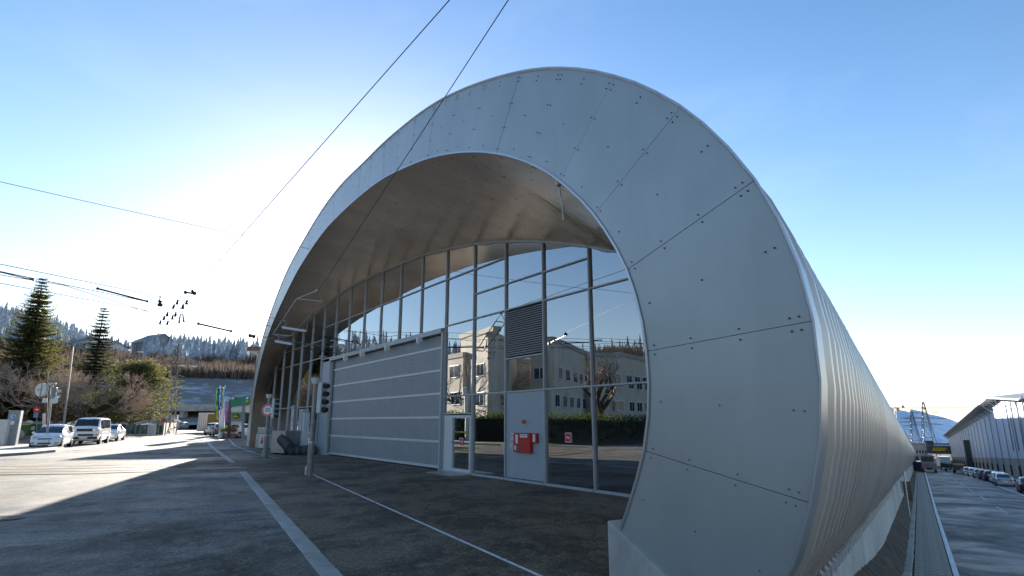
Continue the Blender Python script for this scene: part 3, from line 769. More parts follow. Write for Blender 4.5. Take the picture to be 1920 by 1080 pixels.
for s0, s1 in zip(SM, SM[1:]):
    zt = min(ztop(s0), ztop(s1)); m = (s0 + s1) / 2; ov = GATE0 - .2 < m < GATE1
    ys = [y for y in ycol(s0, s1) if y < zt - 0.15]
    zs = [(GATEH + 0.16 if ov else 0.06)] + [y for y in ys if not ov or y > 5] + [None]
    for y in ys:
        if ov and y < 5: continue
        b = MB().box(gp(m, y, 0.0), (s1 - s0 - 0.06, 0.09, 0.045), GA); b.box(gp(m, y, 0.052), (s1 - s0 - 0.06, 0.014, 0.034), GA); hall.part('transom', b, 'alu')
    if not ov:
        b = MB().box(gp(m, 0.03, 0.0), (s1 - s0 - 0.07, 0.16, 0.07), GA); hall.part('sill_rail', b, 'alu')
    # top edge following the soffit
    b = MB(); rr = [s0 + 0.035 + (s1 - s0 - .07) * k / 4 for k in range(5)]
    for x0, x1 in zip(rr, rr[1:]):
        b.prism([gp(x0, ztop(x0) - .06, .07), gp(x1, ztop(x1) - .06, .07), gp(x1, ztop(x1) + .03, .07), gp(x0, ztop(x0) + .03, .07)], -GN * .14)
    hall.part('head_rail', b, 'alu')
    for za, zb in zip(zs, zs[1:]):
        if 2.9 < m < 4.8 and abs(za - 0.06) < .01:        # solid panel
            hall.part('solid_panel', MB().box(gp(m, (za + zb) / 2, 0.0), (s1 - s0 - 0.09, 0.05, zb - za - .05), GA), 'solid'); continue
        if 2.9 < m < 4.8 and abs(za - 3.47) < .01:
            fr_ = MB().box(gp(m, (za + zb) / 2, -0.08), (s1 - s0 - 0.08, 0.03, zb - za - .05), GA); base_l = hall.part('louvre', fr_, 'black')
            n = 21
            for k in range(n):
                zz = za + 0.06 + (zb - za - 0.12) * (k + .5) / n
                hall.part('louvre_slat', MB().box(gp(m, zz, 0.01), (s1 - s0 - 0.10, 0.050, 0.010), m=Matrix.Rotation(GA, 3, 'Z') @ Matrix.Rotation(math.radians(-48), 3, 'X')), 'alu', under=None)
            continue
        if 6.73 < m < 8.66 and za < 1: continue
        if zb is None:
            top = [gp(x, ztop(x) - 0.05) for x in (s0 + .03, s0 + (s1 - s0) * .33, s0 + (s1 - s0) * .66, s1 - .03)]
            pts = [gp(s0 + .03, za + .025), gp(s1 - .03, za + .025)] + top[::-1]
        else: pts = [gp(s0 + .03, za + .025), gp(s1 - .03, za + .025), gp(s1 - .03, zb - .025), gp(s0 + .03, zb - .025)]
        c = sum(pts, Vector()) / len(pts); tx, tz = rnd.gauss(0, .0026), rnd.gauss(0, .0030)
        pts = [p + GN * ((p - c).dot(GD) * tx + (p.z - c.z) * tz) for p in pts]
        hall.part('glass_pane', MB().prism(pts, -GN * 0.024), 'glass')
# gate
gc = (GATE0 + GATE1) / 2; gw = GATE1 - GATE0
rl = [0.10, 0.95, 1.78, 2.61, 3.43, 4.25]
for k, (z0, z1) in enumerate(zip(rl, rl[1:] + [GATEH])):
    b = MB(); nn = 9; 
    for q in range(nn):
        zz = z0 + .045 + (z1 - z0 - .09) * (q + .5) / nn; h = (z1 - z0 - .09) / nn
        b.box(gp(gc, zz, -0.10), (gw, 0.05, h - 0.006), GA)
    b.box(gp(gc, (z0 + z1) / 2, -0.13), (gw, 0.04, z1 - z0 - .08), GA)
    hall.part('gate_section', b, 'gate')
    hall.part('gate_rail', MB().box(gp(gc, z0, -0.085), (gw, 0.085, 0.085), GA), 'whitealu', bevel=0.008)
hall.part('gate_seal', MB().box(gp(gc, 0.03, -0.09), (gw, 0.05, 0.05), GA), 'black')
hall.part('gate_lintel', MB().box(gp(gc, GATEH + 0.07, 0.02), (gw + .1, 0.26, 0.17), GA), 'alu')
for s_ in (GATE0 - 0.09, GATE1 + 0.05): hall.part('gate_jamb', MB().box(gp(s_, GATEH / 2, 0.0), (0.11, 0.24, GATEH), GA), 'alu')
hall.part('jamb_panel', MB().box(gp(21.65, 2.38, 0.03), (1.20, 0.08, 4.76), GA), 'solid')
for k, s_ in enumerate((10.4, 13.4, 16.2, 18.4)):
    b = MB().box(gp(s_, GATEH - .10, .20), (.14, .20, .20), GA); b.box(gp(s_, GATEH - .22, .22), (.09, .09, .06), GA); hall.part('gate_sensor', b, 'white')
# entrance door
b = MB()
for s_ in (6.85, 8.05): b.box(gp(s_, 0.95, 0.0), (0.10, 0.10, 1.78), GA)
b.box(gp(7.45, 1.80, 0), (1.10, 0.10, 0.09), GA); b.box(gp(7.45, 0.09, 0), (1.10, 0.10, 0.10), GA)
door = hall.part('door', b, 'whitealu')
hall.part('glass_pane', MB().prism([gp(6.90, .14), gp(8.0, .14), gp(8.0, 1.75), gp(6.90, 1.75)], -GN * .024), 'glass', under=door)
b = MB().tube([gp(7.97, .98, .05), gp(7.97, .98, .12), gp(7.85, .98, .12)], .014); hall.part('handle', b, 'steel', under=door)
hall.part('door_side_panel', MB().box(gp(8.36, 0.95, 0.0), (0.50, 0.06, 1.80), GA), 'whitealu')
hall.part('door_step', MB().box(gp(7.5, 0.015, 0.45), (1.7, .7, .03), GA), 'galv')
for z_ in (0.70, 1.28):             # warning tape across the door
    base_ = MB().prism([gp(6.92, z_, .006), gp(7.98, z_, .006), gp(7.98, z_ + .05, .006), gp(6.92, z_ + .05, .006)], GN * .002); tp = MB(); ty = MB(); n = 14
    for k in range(n):
        x0 = 6.92 + 1.06 * k / n; x1 = x0 + 1.06 / n
        if k % 2: tp.prism([gp(x0, z_, .0085), gp(x1, z_, .0085), gp(x1 - .03, z_ + .05, .0085), gp(x0 - .03, z_ + .05, .0085)], GN * .001)
    w = hall.part('warning_tape', base_, 'yellow', under=door); hall.part('tape_stripes', tp, 'black', under=door, kind='stuff')
# red signs on the glass
def glass_sign(s_, z_, w):
    b = MB().box(gp(s_, z_, .018), (w, .006, w), GA); o = tag(mk('glass_sign', b, 'white', origin=gp(s_, z_)), 'x', 'sign')
    r = MB().box(gp(s_, z_, .023), (w * .86, .005, w * .86), GA); mk('red_field', r, 'redsign', parent=o, origin=gp(s_, z_))
    q = MB().box(gp(s_, z_, .027), (w * .46, .004, w * .12), GA); q.box(gp(s_ + w * .12, z_ + .06 * w, .027), (w * .1, .004, w * .12), GA); q.box(gp(s_ - w * .10, z_ - .02, .028), (w * .16, .004, w * .10), GA); mk('white_symbol', q, 'white', parent=o, origin=gp(s_, z_))
    return o
glass_sign(7.45, 1.00, .24)['label'] = 'small red square sign on the glass of the entrance door'
o = glass_sign(2.07, 1.24, .24); o['label'] = 'small red square sign on the tall pane right of the red fire box'
# fire service box
fb = T('fire_service_box', 'red fire service panel box on the grey wall panel', 'fire box', gp(3.93, 1.25), local=False)
b = MB().box(gp(3.93, 1.065, .08), (.78, .10, .53), GA); b.box(gp(3.41, 1.20, .07), (.25, .08, .26), GA); fb.part('case', b, 'red', bevel=.006)
fb.part('keypad_strip', MB().box(gp(4.16, 1.16, .135), (.10, .012, .24), GA), 'white'); fb.part('keypad_strip', MB().box(gp(3.38, 1.20, .115), (.09, .012, .20), GA), 'white')
fb.part('nameplate', MB().box(gp(3.83, 1.25, .135), (.33, .012, .09), GA), 'white')
fb.part('small_label', MB().box(gp(4.23, .92, .135), (.07, .012, .12), GA), 'white'); fb.part('small_label', MB().box(gp(4.10, .92, .135), (.10, .012, .12), GA), 'teal')
fb.part('lettering', text_mb('FEUERWEHR', .05, gp(3.83, 1.25, .1425), -GD, ZI, .002), 'black')
fb.part('lock', MB().rod(gp(3.93, 1.07, .13), gp(3.93, 1.07, .145), .016), 'steel')
b = MB().box(gp(4.47, 1.22, .05), (.14, .05, .22), GA); o = tag(mk('call_point', b, 'offwhite', origin=gp(4.47, 1.22)), 'small pale call point case with red button, left of the red box', 'call point')
mk('button', MB().box(gp(4.47, 1.25, .08), (.06, .02, .03), GA), 'redsign', parent=o, origin=gp(4.47, 1.22))
b = MB().box(gp(4.49, .95, .06), (.15, .07, .15), GA).box(gp(4.49, .95, .10), (.09, .02, .10), GA); tag(mk('socket_box', b, 'offwhite', origin=gp(4.49, .95), bevel=.01), 'small grey socket box below the call point', 'socket box')
b = MB().rod(gp(3.93, 1.64, .02), gp(3.93, 1.64, .06), .05, seg=12).ball(gp(3.93, 1.64, .085), .05); tag(mk('warning_beacon', b, 'orange', origin=gp(3.93, 1.64), smooth=True), 'round orange warning beacon above the red fire box', 'beacon')

# interior seen dimly through the glass
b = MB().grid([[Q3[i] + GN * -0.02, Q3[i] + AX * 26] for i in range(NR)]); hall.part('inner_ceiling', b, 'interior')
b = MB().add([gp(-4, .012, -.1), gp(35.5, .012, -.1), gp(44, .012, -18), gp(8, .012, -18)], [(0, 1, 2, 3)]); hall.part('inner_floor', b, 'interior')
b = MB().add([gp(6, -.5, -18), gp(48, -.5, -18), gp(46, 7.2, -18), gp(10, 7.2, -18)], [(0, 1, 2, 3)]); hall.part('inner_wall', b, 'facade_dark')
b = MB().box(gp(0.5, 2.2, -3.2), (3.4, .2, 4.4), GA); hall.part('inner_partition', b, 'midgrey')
for s0, z0, s1, z1 in ((6.9, 4.9, 4.9, 7.2), (6.9, 6.9, 4.9, 5.0), (6.7, .1, 4.9, 2.4), (4.9, .1, 6.7, 2.4), (9, 5, 13, 8.1), (13, 5, 9, 7.8), (13, 8.1, 17, 5), (25, 5, 29, 7), (29, 4, 25, 7.4), (6.8, 2.6, 4.9, 4.9)):
    hall.part('brace_rod', MB().rod(gp(s0, z0, -.5), gp(s1, z1, -.5), .022, seg=6), 'whitealu')
for s_ in (6.6, 2.6, -.4, 14, 24, 29): 
    zt = ztop(s_) - .1; hall.part('inner_column', MB().box(gp(s_, zt / 2, -1.0), (.16, .2, zt), GA), 'alu')
for k, (s_, z_, d_) in enumerate(((7.9, 7.2, 2.2), (5.9, 6.9, 3), (4.6, 6.4, 2.4), (3.2, 6.2, 3), (2.0, 5.8, 2.5), (1.2, 5.2, 2.2), (0, 5, 2.6), (11, 7.4, 3), (14, 7.5, 3), (18, 7.6, 3))):
    q = gp(s_, z_, -d_); hall.part('strip_light', MB().box(q, (1.3, .10, .06), GA), 'tube_light')
# a dangling cable under the soffit
cp = I3[17].lerp(Q3[17], .10); b = MB().ball(cp, .05).tube([cp, cp + Vector((.02, 0, -.15)), cp + Vector((.05, .02, -.35)), cp + Vector((.06, .02, -.55))], .012)
tag(mk('dangling_cable', b, 'galv', origin=cp), 'short loose cable end hanging from the soffit near the arch edge', 'cable')
# ------------------------------------------------------------------ trees
def spruce_parts(h, r, seed, dens=1.0, base=0.10, thin=False):
    q = random.Random(seed); tr = MB(); cr = MB(); tr.rod((0, 0, -.3), (0, 0, h * .97), r * .075, .015, seg=8)
    z = h * base
    while z < h * 0.985:
        u = z / h; L0 = r * (1 - u) ** 0.85 * (1.0 if not thin else .9) + .12; n = max(4, int((9 if not thin else 9) * dens * (1 - u * .5)))
        a0 = q.uniform(0, 6.28)
        for k in range(n):
            a = a0 + 6.283 * k / n + q.uniform(-.3, .3); L = L0 * q.uniform(.62, 1.18); dx, dy = math.cos(a), math.sin(a)
            droop = q.uniform(.10, .30) * (1 - u * .7); m = max(4, int(L / (.17 if not thin else .22)))
            tr.rod((0, 0, z), (dx * L * .5, dy * L * .5, z - L * droop * .3), .035 * (1 - u) + .01, .01, seg=3, cap=False)
            for i in range(m):
                t = (i + .6) / m; d = L * t; zz = z - L * droop * math.sin(t * 2.2) * .8 + L * .12 * t * t * 2
                w = (.16 + .42 * (1 - t)) * min(1, L / 1.6 + .3) * (1 if not thin else 1.15)
                for sd in (-1, 1, 0):
                    if q.random() < (.12 if not thin else .08): continue
                    ll = q.uniform(.6, 1.2) * w + .12; aa = a + sd * q.uniform(.5, 1.15); ex, ey = math.cos(aa) * ll, math.sin(aa) * ll
                    ox, oy = dx * d, dy * d; ez = -q.uniform(.05, .5) * ll; px, py = -math.sin(aa) * ll * .20, math.cos(aa) * ll * .20
                    tz = q.uniform(-.09, .09) * ll
                    cr.add([(ox, oy, zz), (ox + ex * .5 + px, oy + ey * .5 + py, zz + ez * .35 + tz), (ox + ex, oy + ey, zz + ez), (ox + ex * .5 - px, oy + ey * .5 - py, zz + ez * .35 - tz)], [(0, 1, 2, 3)])
        z += h * q.uniform(.014, .024) * (1.0 if not thin else 1.25)
    return tr, cr
def spruce(loc, h, r, seed, label, mt='spruce', thin=False, base=.1, name='spruce_tree', cat='spruce tree', dens=1.0, group=None):
    tr, cr = spruce_parts(h, r, seed, dens, base, thin); t = T(name, label, cat, loc, rnd.uniform(0, 6), group)
    t.part('trunk', tr, 'bark'); t.part('crown', cr, mt); return t
def pine(loc, h, r, seed, label, n=150, mt='pine', name='pine_tree', cat='pine tree'):
    q = random.Random(seed); tr = MB(); cr = MB()
    tr.tube([(0, 0, -.3), (.1, .05, h * .3), (-.1, .1, h * .6), (.05, 0, h * .9)], .2, rs=[.26, .2, .13, .04])
    for i in range(n):
        u = q.random() ** .75; z = h * (.10 + .88 * u); a = q.uniform(0, 6.28); R = r * (math.sin(min(1, (1.06 - u) * 1.35) * 1.57)) * q.uniform(.35, 1.1)
        c = Vector((math.cos(a) * R, math.sin(a) * R, z)); tr.rod((0, 0, z - R * .3), c, .045, .012, seg=3, cap=False)
        cw = q.uniform(.45, .95) * r / 3.0
        for k in range(70):
            v = Vector((q.gauss(0, 1) * cw, q.gauss(0, 1) * cw, q.gauss(0, .38) * cw)); p = c + v
            d = Vector((v.x + q.uniform(-.3, .3), v.y + q.uniform(-.3, .3), abs(q.gauss(.25, .3)))).normalized() * q.uniform(.16, .34); s_ = d.orthogonal().normalized() * .055
            if q.random() < .5: s_ = d.cross(s_).normalized() * .055
            cr.add([p - d * .5, p + s_, p + d, p - s_], [(0, 1, 2, 3)])
    t = T(name, label, cat, loc, q.uniform(0, 6)); t.part('trunk', tr, 'bark'); t.part('crown', cr, mt); return t
def bare_tree(loc, h, spread, seed, label, trunk_h=.22, levels=6, mt='twig', group=None, r0=.22, up=.35, name='bare_tree', cat='bare tree', twiggy=3):
    q = random.Random(seed); tr = MB(); cr = MB()
    def grow(p, d, L, r, lv):
        e = p + d * L; bend = (p + e) / 2 + Vector((q.uniform(-1, 1), q.uniform(-1, 1), q.uniform(-.3, .6))) * L * .07
        tgt = tr if lv <= 2 else cr
        tgt.tube([p, bend, e], r, seg=5 if lv < 2 else 3, rs=[r, r * .86, r * .7])
        if lv >= levels: return
        nb = q.choice((2, 3, 3)) if lv < levels - 1 else twiggy
        for k in range(nb):
            ax_ = d.orthogonal().normalized(); ax_ = Matrix.Rotation(q.uniform(0, 6.28), 3, d) @ ax_
            nd = (Matrix.Rotation(q.uniform(.3, .85), 3, ax_) @ d + Vector((0, 0, up * q.uniform(.2, 1)))).normalized()
            nd = Vector((nd.x * spread, nd.y * spread, nd.z)).normalized()
            grow(p.lerp(e, q.uniform(.55, 1)), nd, L * q.uniform(.62, .86), max(r * .58, .014), lv + 1)
    tr.tube([(0, 0, -.2), (.03, 0, h * trunk_h * .5), (0, .05, h * trunk_h)], r0, seg=8, rs=[r0 * 1.25, r0, r0 * .92])
    for k in range(5):
        a = k * 1.257 + q.uniform(-.3, .3); d = Vector((math.cos(a) * spread, math.sin(a) * spread, q.uniform(.6, 1.2))).normalized()
        grow(Vector((0, 0, h * trunk_h * q.uniform(.8, 1))), d, h * .26, r0 * .55, 1)
    t = T(name, label, cat, loc, 0, group); t.part('trunk', tr, 'bark', smooth=True); t.part('crown', cr, mt); return t

spruce(Gd(28, 64, .5), 17.6, 6.4, 11, 'tall broad green spruce, the highest tree, behind the white hatchback', dens=2.0)
spruce(Gd(160, 84, .9), 18.0, 5.6, 12, 'slender dark spruce with thin drooping boughs behind the bare tree', 'sprucedark', thin=True, base=.2, dens=2.0)
spruce(Gd(-110, 70, .5), 13.0, 4.6, 13, 'green spruce half cut off by the left picture edge', 'spruce')
pine(Gd(246, 73, .9), 8.4, 3.4, 21, 'rounded yellow green pine at the end of the screened fence', n=190)
pine(Gd(208, 76, .9), 4.6, 3.2, 22, 'low dark green bushy pine between bare tree and rounded pine', n=90, mt='sprucedark')
pine(Gd(120, 74, .9), 4.2, 5.0, 23, 'wide low evergreen thicket under the bare tree', n=120, name='evergreen_shrub', cat='shrub')
pine(Gd(0, 74, .6), 4.6, 5.0, 24, 'dark evergreen thicket beside the pale tree trunk', n=110, name='evergreen_shrub', cat='shrub', mt='sprucedark')
bare_tree(Gd(38, 60, .5), 8.4, 1.25, 31, 'bare leafless tree with pale trunk and many fine twigs', r0=.33, trunk_h=.30, levels=7)
bare_tree(Gd(100, 59, .5), 8.2, 1.25, 32, 'wide bare leafless tree with upright fine twigs behind the lamp post', r0=.22, trunk_h=.18, levels=7)
bare_tree(Gd(160, 60, .5), 8.0, 1.2, 37, 'bare leafless tree right of the pale lamp post, above the white van', r0=.20, trunk_h=.18, levels=7)
bare_tree(Gd(-30, 66, .5), 11, 1.1, 33, 'tall bare tree at the far left edge before the frosted hill', r0=.25, levels=5)
bare_tree(Gd(318, 86, .2), 3.4, 1.3, 34, 'small dark bare bush behind the gate posts by the street', r0=.10, trunk_h=.06, levels=5, mt='mast', name='bare_bush', cat='bush')
# seen mirrored in the glass front: bare trees on the slope across the street
for k, (x_, y_, h_) in enumerate(((-44, 38, 13), (-50, 47, 14), (-57, 40, 15), (-62, 52, 15), (-52, 33, 13), (-68, 44, 16), (-64, 47, 12), (-72, 58, 16))):
    bare_tree(Vector((x_, y_, 0.5)), h_, 1.0, 50 + k, ('tall','wide','highest','slim','broad','dense','low','distant')[k] + ' bare brown tree on the slope across the street, mirrored in the left glass', r0=.26, trunk_h=.12, levels=5, twiggy=4, group='bare trees mirrored in the left glass panes')

# ------------------------------------------------------------------ hills
RIDGE = [(-150, 60), (-100, 80), (-80, 60), (-70, 50), (-60, 70), (-45, 74), (-40.5, 73), (-38, 66), (-35.6, 55), (-33.5, 50), (-32, 55), (-28, 58), (-24, 54), (-20, 50), (-10, 40), (10, 34), (30, 30), (40, 22)]
def ridge(az): return lerp_t(RIDGE, az)
def hill(az, r):
    base = 0.9; R0 = ridge(az)
    pts = [(150, 1.0), (176, 3.0), (196, 9.5), (212, 12.5), (226, 16.0), (300, 26.0), (330, 31.0), (560, R0), (700, R0 * 1.0), (900, R0 * .8), (1400, 10)]
    if az < -62: pts = [(60, .4), (90, 4), (150, 14), (226, 26), (300, 34), (330, 36), (560, R0), (700, R0), (900, R0 * .8), (1400, 10)]
    z = lerp_t(pts, r); return z + (0.9 * math.sin(az * 1.7 + r * .05) + 1.5 * math.sin(r * .023 + az * .31)) * min(1, max(0, (r - 235) / 80))
def pol(az, r, z=None, dz=0):
    a = math.radians(az); return Vector((math.sin(a) * r, math.cos(a) * r, (hill(az, r) if z is None else z) + dz))
azs = [-150 + 2 * k for k in range(53)] + [-45 + .75 * k for k in range(44)] + [-12 + 2 * k for k in range(10)]
def hill_band(name, rs, mt, label):
    b = MB().grid([[pol(az, r) for az in azs] for r in rs]); b.f = [f[::-1] for f in b.f]
    o = mk(name, b, mt, smooth=True); o['kind'] = 'structure'; o['label'] = label; return o
hill_band('lower_slope', [150, 163, 176, 186, 196, 204, 212, 219, 226], 'snowpatch', 'lower slope with thin patches of snow above the viaduct')
hill_band('brown_hillside', [226, 245, 262, 280, 300, 320, 335], 'brownground', 'steep hillside of bare brown brush')
hill_band('frosted_hill', [335, 370, 420, 480, 560, 640, 700, 900, 1400], 'frostground', 'frosted hill crest under forest')
q = random.Random(5)
# bare brush: thin upright twigs by the thousand
b = MB()
for i in range(15000):
    az = q.uniform(-44, -18) if i % 4 else q.uniform(-80, -44); r = 226 + 110 * q.random() ** 1.2
    p = pol(az, r); h = q.uniform(2.0, 5.2); w = q.uniform(.12, .45); dx = q.uniform(-.8, .8)
    s_ = Vector((math.cos(math.radians(az)), -math.sin(math.radians(az)), 0)) * w
    b.add([p - s_ - Vector((0, 0, .5)), p + s_ - Vector((0, 0, .5)), p + Vector((dx, 0, h))], [(0, 1, 2)])
    if i % 2: b.add([p + Vector((0, -w, 0)), p + Vector((0, w, 0)), p + Vector((dx * -1.2, 0, h * .9))], [(0, 1, 2)])
tag(mk('hillside_brush', b, 'brush'), 'mass of bare brown brushwood covering the hillside above the viaduct', 'brush', kind='stuff')
# frosted forest: ragged conifers and paler bare trees
def cone_tree(b, p, h, r, q, n=6):
    tiers = 5
    for t in range(tiers):
        z0 = h * (.08 + .17 * t); z1 = z0 + h * .34; rr = r * (1 - t / (tiers + .3)) * q.uniform(.8, 1.15); a0 = q.uniform(0, 6)
        top = p + Vector((q.uniform(-.1, .1) * r, 0, min(z1, h))); vs = [top]
        for k in range(n * 2):
            a = a0 + 3.1416 * k / n; f = rr * (1 if k % 2 else .55) * q.uniform(.75, 1.2); vs.append(p + Vector((math.cos(a) * f, math.sin(a) * f, z0 + (0 if k % 2 else h * .06))))
        b.add(vs, [(0, 1 + k, 1 + (k + 1) % (n * 2)) for k in range(n * 2)])
b = MB(); b2 = MB()
for i in range(2300):
    az = q.uniform(-46, -19.5); r = 335 + 330 * q.random() ** .8
    if -36.4 < az < -31.8 and r < 520: 
        if q.random() < .6: continue
    if r < 420 and q.random() < .55:
        p = pol(az, r); h = q.uniform(5, 9)
        for k in range(12):
            a = q.uniform(0, 6.28); u = q.uniform(.15, .6) * h * .6; s_ = Vector((math.cos(a + 1.5), math.sin(a + 1.5), 0)) * .28
            b2.add([p - s_, p + s_, p + Vector((math.cos(a) * u, math.sin(a) * u, h * q.uniform(.6, 1.1)))], [(0, 1, 2)])
    else:
        cone_tree(b, pol(az, r, dz=-1), q.uniform(8, 16), q.uniform(2.0, 3.4), q, 5)
for i in range(700):
    az = q.uniform(-110, -46); r = 335 + 330 * q.random() ** .8; cone_tree(b, pol(az, r, dz=-1), q.uniform(9, 16), q.uniform(2.2, 3.4), q, 4)
tag(mk('frosted_forest', b, 'frost'), 'frost covered conifer forest along the hill crest', 'forest', kind='stuff')
tag(mk('frosted_bushes', b2, 'frost'), 'pale hoar frosted bare trees below the conifer forest', 'bushes', kind='stuff')

# farmhouse on the crest, houses at the slope
def house(name, label, c, w, d, h, rh, rz, wall='offwhite', roof='tile', wins=((-.3, .5), (0, .5), (.3, .5))):
    t = T(name, label, 'house', c, rz)
    t.part('wall', MB().box((0, 0, h / 2 - 2), (w, d, h + 4)), wall)
    g_ = MB().prism([(-w / 2, -d / 2, h), (w / 2, -d / 2, h), (0, -d / 2, h + rh)], (0, d, 0)); t.part('gable', g_, wall)
    for s_ in (-1, 1):
        t.part('roof', MB().prism([(s_ * (w / 2 + .9), -d / 2 - .8, h - .9 * rh / (w / 2)), (0, -d / 2 - .8, h + rh + .05), (0, -d / 2 - .8, h + rh + .4), (s_ * (w / 2 + .9), -d / 2 - .8, h - .9 * rh / (w / 2) + .35)], (0, d + 1.6, 0)), roof)
    for u, v in wins:
        f = t.part('window', MB().box((u * w, -d / 2 - .04, v * h), (1.2, .1, 1.4)), 'white'); t.part('pane', MB().box((u * w, -d / 2 - .10, v * h), (.95, .04, 1.15)), 'windowglass', under=f)
    return t
house('farmhouse', 'large farmhouse with steep pale roof among frosted trees on the crest', pol(-31.4, 430), 20, 16, 8, 5.5, math.radians(62), 'midgrey', 'frostground', ((-.3, .5), (.3, .5), (0, 1.15)))
house('hillside_house', 'low house with snowy flat-pitched roof on the hill left of the farmhouse', pol(-34.6, 330), 15, 11, 4, 2.6, math.radians(20), 'offwhite', 'frostground')
house('hillside_house', 'small house with dark front on the left hill, half behind the slender spruce', pol(-36.2, 345), 12, 10, 5, 3.0, math.radians(60), 'midgrey', 'frostground')

# motorway viaduct at the end of the street
v = T('viaduct', 'concrete motorway viaduct crossing at the end of the street', 'viaduct', P(370, 790, 150) * Vector((1, 1, 0)) if False else Gd(370, 150), local=False)
def vd(x, D, z): return Gd(x, D, z)
A_, B_ = Gd(255, 158), Gd(500, 142); vdir = (B_ - A_).normalized(); vn = Vector((vdir.y, -vdir.x, 0)); 
if vn.y > 0: vn = -vn
L_ = (B_ - A_).length
def vp(u, z, o=0.0): return A_ + vdir * (u * L_) + vn * o + Vector((0, 0, z))
va = math.atan2(vdir.y, vdir.x)
v.part('deck', MB().box(vp(.5, 4.7, 0), (L_ * 1.3, 9, .9), va), 'oldconcrete'); v.part('parapet', MB().box(vp(.5, 5.5, 4.4), (L_ * 1.3, .25, .8), va), 'concrete')
v.part('rear_parapet', MB().box(vp(.5, 5.5, -4.4), (L_ * 1.3, .25, .8), va), 'concrete')
b = MB(); b.rod(vp(-.1, 6.3, 4.4), vp(1.1, 6.3, 4.4), .04); [b.rod(vp(u / 40, 5.9, 4.4), vp(u / 40, 6.3, 4.4), .03, seg=4) for u in range(-4, 45)]; v.part('railing', b, 'steel')
for u in (.19, .46, .75): v.part('pillar', MB().box(vp(u, 1.6, 3.2), (1.3, 1.3, 5.6), va), 'concrete')
v.part('abutment_wall', MB().box(vp(.5, 1.6, -4.0), (L_ * 1.3, .6, 5.6), va), 'render')
for u in (.34, .385): v.part('dark_opening', MB().box(vp(u, .3, -3.64), (2.6, .1, 1.2), va), 'facade_dark')
b = MB()
for u in range(-6, 70): b.box(vp(u / 60, .0, 0) * Vector((1, 1, 0)) + Vector((0, 0, 9.7)) + vn * -46, (.12, .12, 2.2), va)
b.rod(vp(-.1, 10.4, -46), vp(1.2, 10.4, -46), .09); b.rod(vp(-.1, 9.8, -46), vp(1.2, 9.8, -46), .09)
tag(mk('guard_railing', b, 'mast', origin=vp(.5, 9, -46)), 'dark guard railing along the snowy ledge under the brown hillside', 'railing')
for u, o_ in ((.50, -43), (.86, -40)): tag(mk('mast', MB().rod(vp(u, 7, o_), vp(u, 17.5, o_), .14, .09), 'mast', origin=vp(u, 7, o_)), ('thin dark mast on the snowy ledge left of the flags' if u < .6 else 'thin dark mast on the snowy ledge near the arch'), 'mast')
# snow and frost on the street under the viaduct
sheet('snowy_street', [Gd(336, 152), Gd(372, 152), Gd(385, 125), Gd(352, 125)], 'snowpatch', .01)

# ------------------------------------------------------------------ masts and pylons
def lattice(name, label, cat, base, h, w0, w1, arms=(), mt='pylonsteel', rz=0.0, r=.07, nb=8, armdrop=0.8, tagname=None):
    t = T(name, label, cat, base, rz); body = MB()
    legs = [(-1, -1), (1, -1), (1, 1), (-1, 1)]
    def c(k, z): w = w0 + (w1 - w0) * (z / h); return Vector((legs[k][0] * w / 2, legs[k][1] * w / 2, z))
    for k in range(4): body.rod(c(k, 0), c(k, h), r, r * .7, seg=5)
    zz = [h * (1 - (1 - i / nb) ** 1.25) for i in range(nb + 1)]
    for i in range(nb):
        for k in range(4):
            m = (k + 1) % 4; body.rod(c(k, zz[i]), c(m, zz[i + 1]), r * .5, seg=3, cap=False); body.rod(c(m, zz[i]), c(k, zz[i + 1]), r * .5, seg=3, cap=False); body.rod(c(k, zz[i + 1]), c(m, zz[i + 1]), r * .5, seg=3, cap=False)
    body.rod((0, 0, h), (0, 0, h * 1.03), r * .6, .02, seg=4); t.part('lattice_body', body, mt)
    for z, l in arms:
        b = MB(); 
        for s_ in (-1, 1):
            b.rod((0, -w1 * .4, z), (s_ * l, 0, z), r * .7, seg=4); b.rod((0, w1 * .4, z), (s_ * l, 0, z), r * .7, seg=4); b.rod((0, 0, z + armdrop), (s_ * l, 0, z), r * .6, seg=4)
            for k in range(1, 5): b.rod((s_ * l * k / 5, 0, z), (s_ * l * (k - .5) / 5, 0, z + armdrop * (1 - (k - .5) / 5)), r * .4, seg=3)
            for kk in (.55, .98): b.rod((s_ * l * kk, 0, z), (s_ * l * kk, 0, z - armdrop * .9), r * .8, r * .5, seg=4)
        t.part('crossarm', b, mt)
    return t
lattice('lattice_mast', 'tall slim lattice power mast at the street end before the viaduct', 'power mast', Gd(312, 100, 0), 14.6, 2.4, .5, ((11.6, 4.4),), 'mast', math.radians(20), .09, 9, .6)
lattice('lattice_mast', 'leaning dark lattice strut behind the rounded pine', 'power mast', Gd(303, 106, 0), 9.0, 1.2, .5, (), 'mast', 0, .08, 6)
lattice('hill_mast', 'short dark lattice mast between pine crown and hillside house', 'mast', pol(-32.6, 262), 9, 3.0, 1.2, (), 'mast', 0, .16, 4)
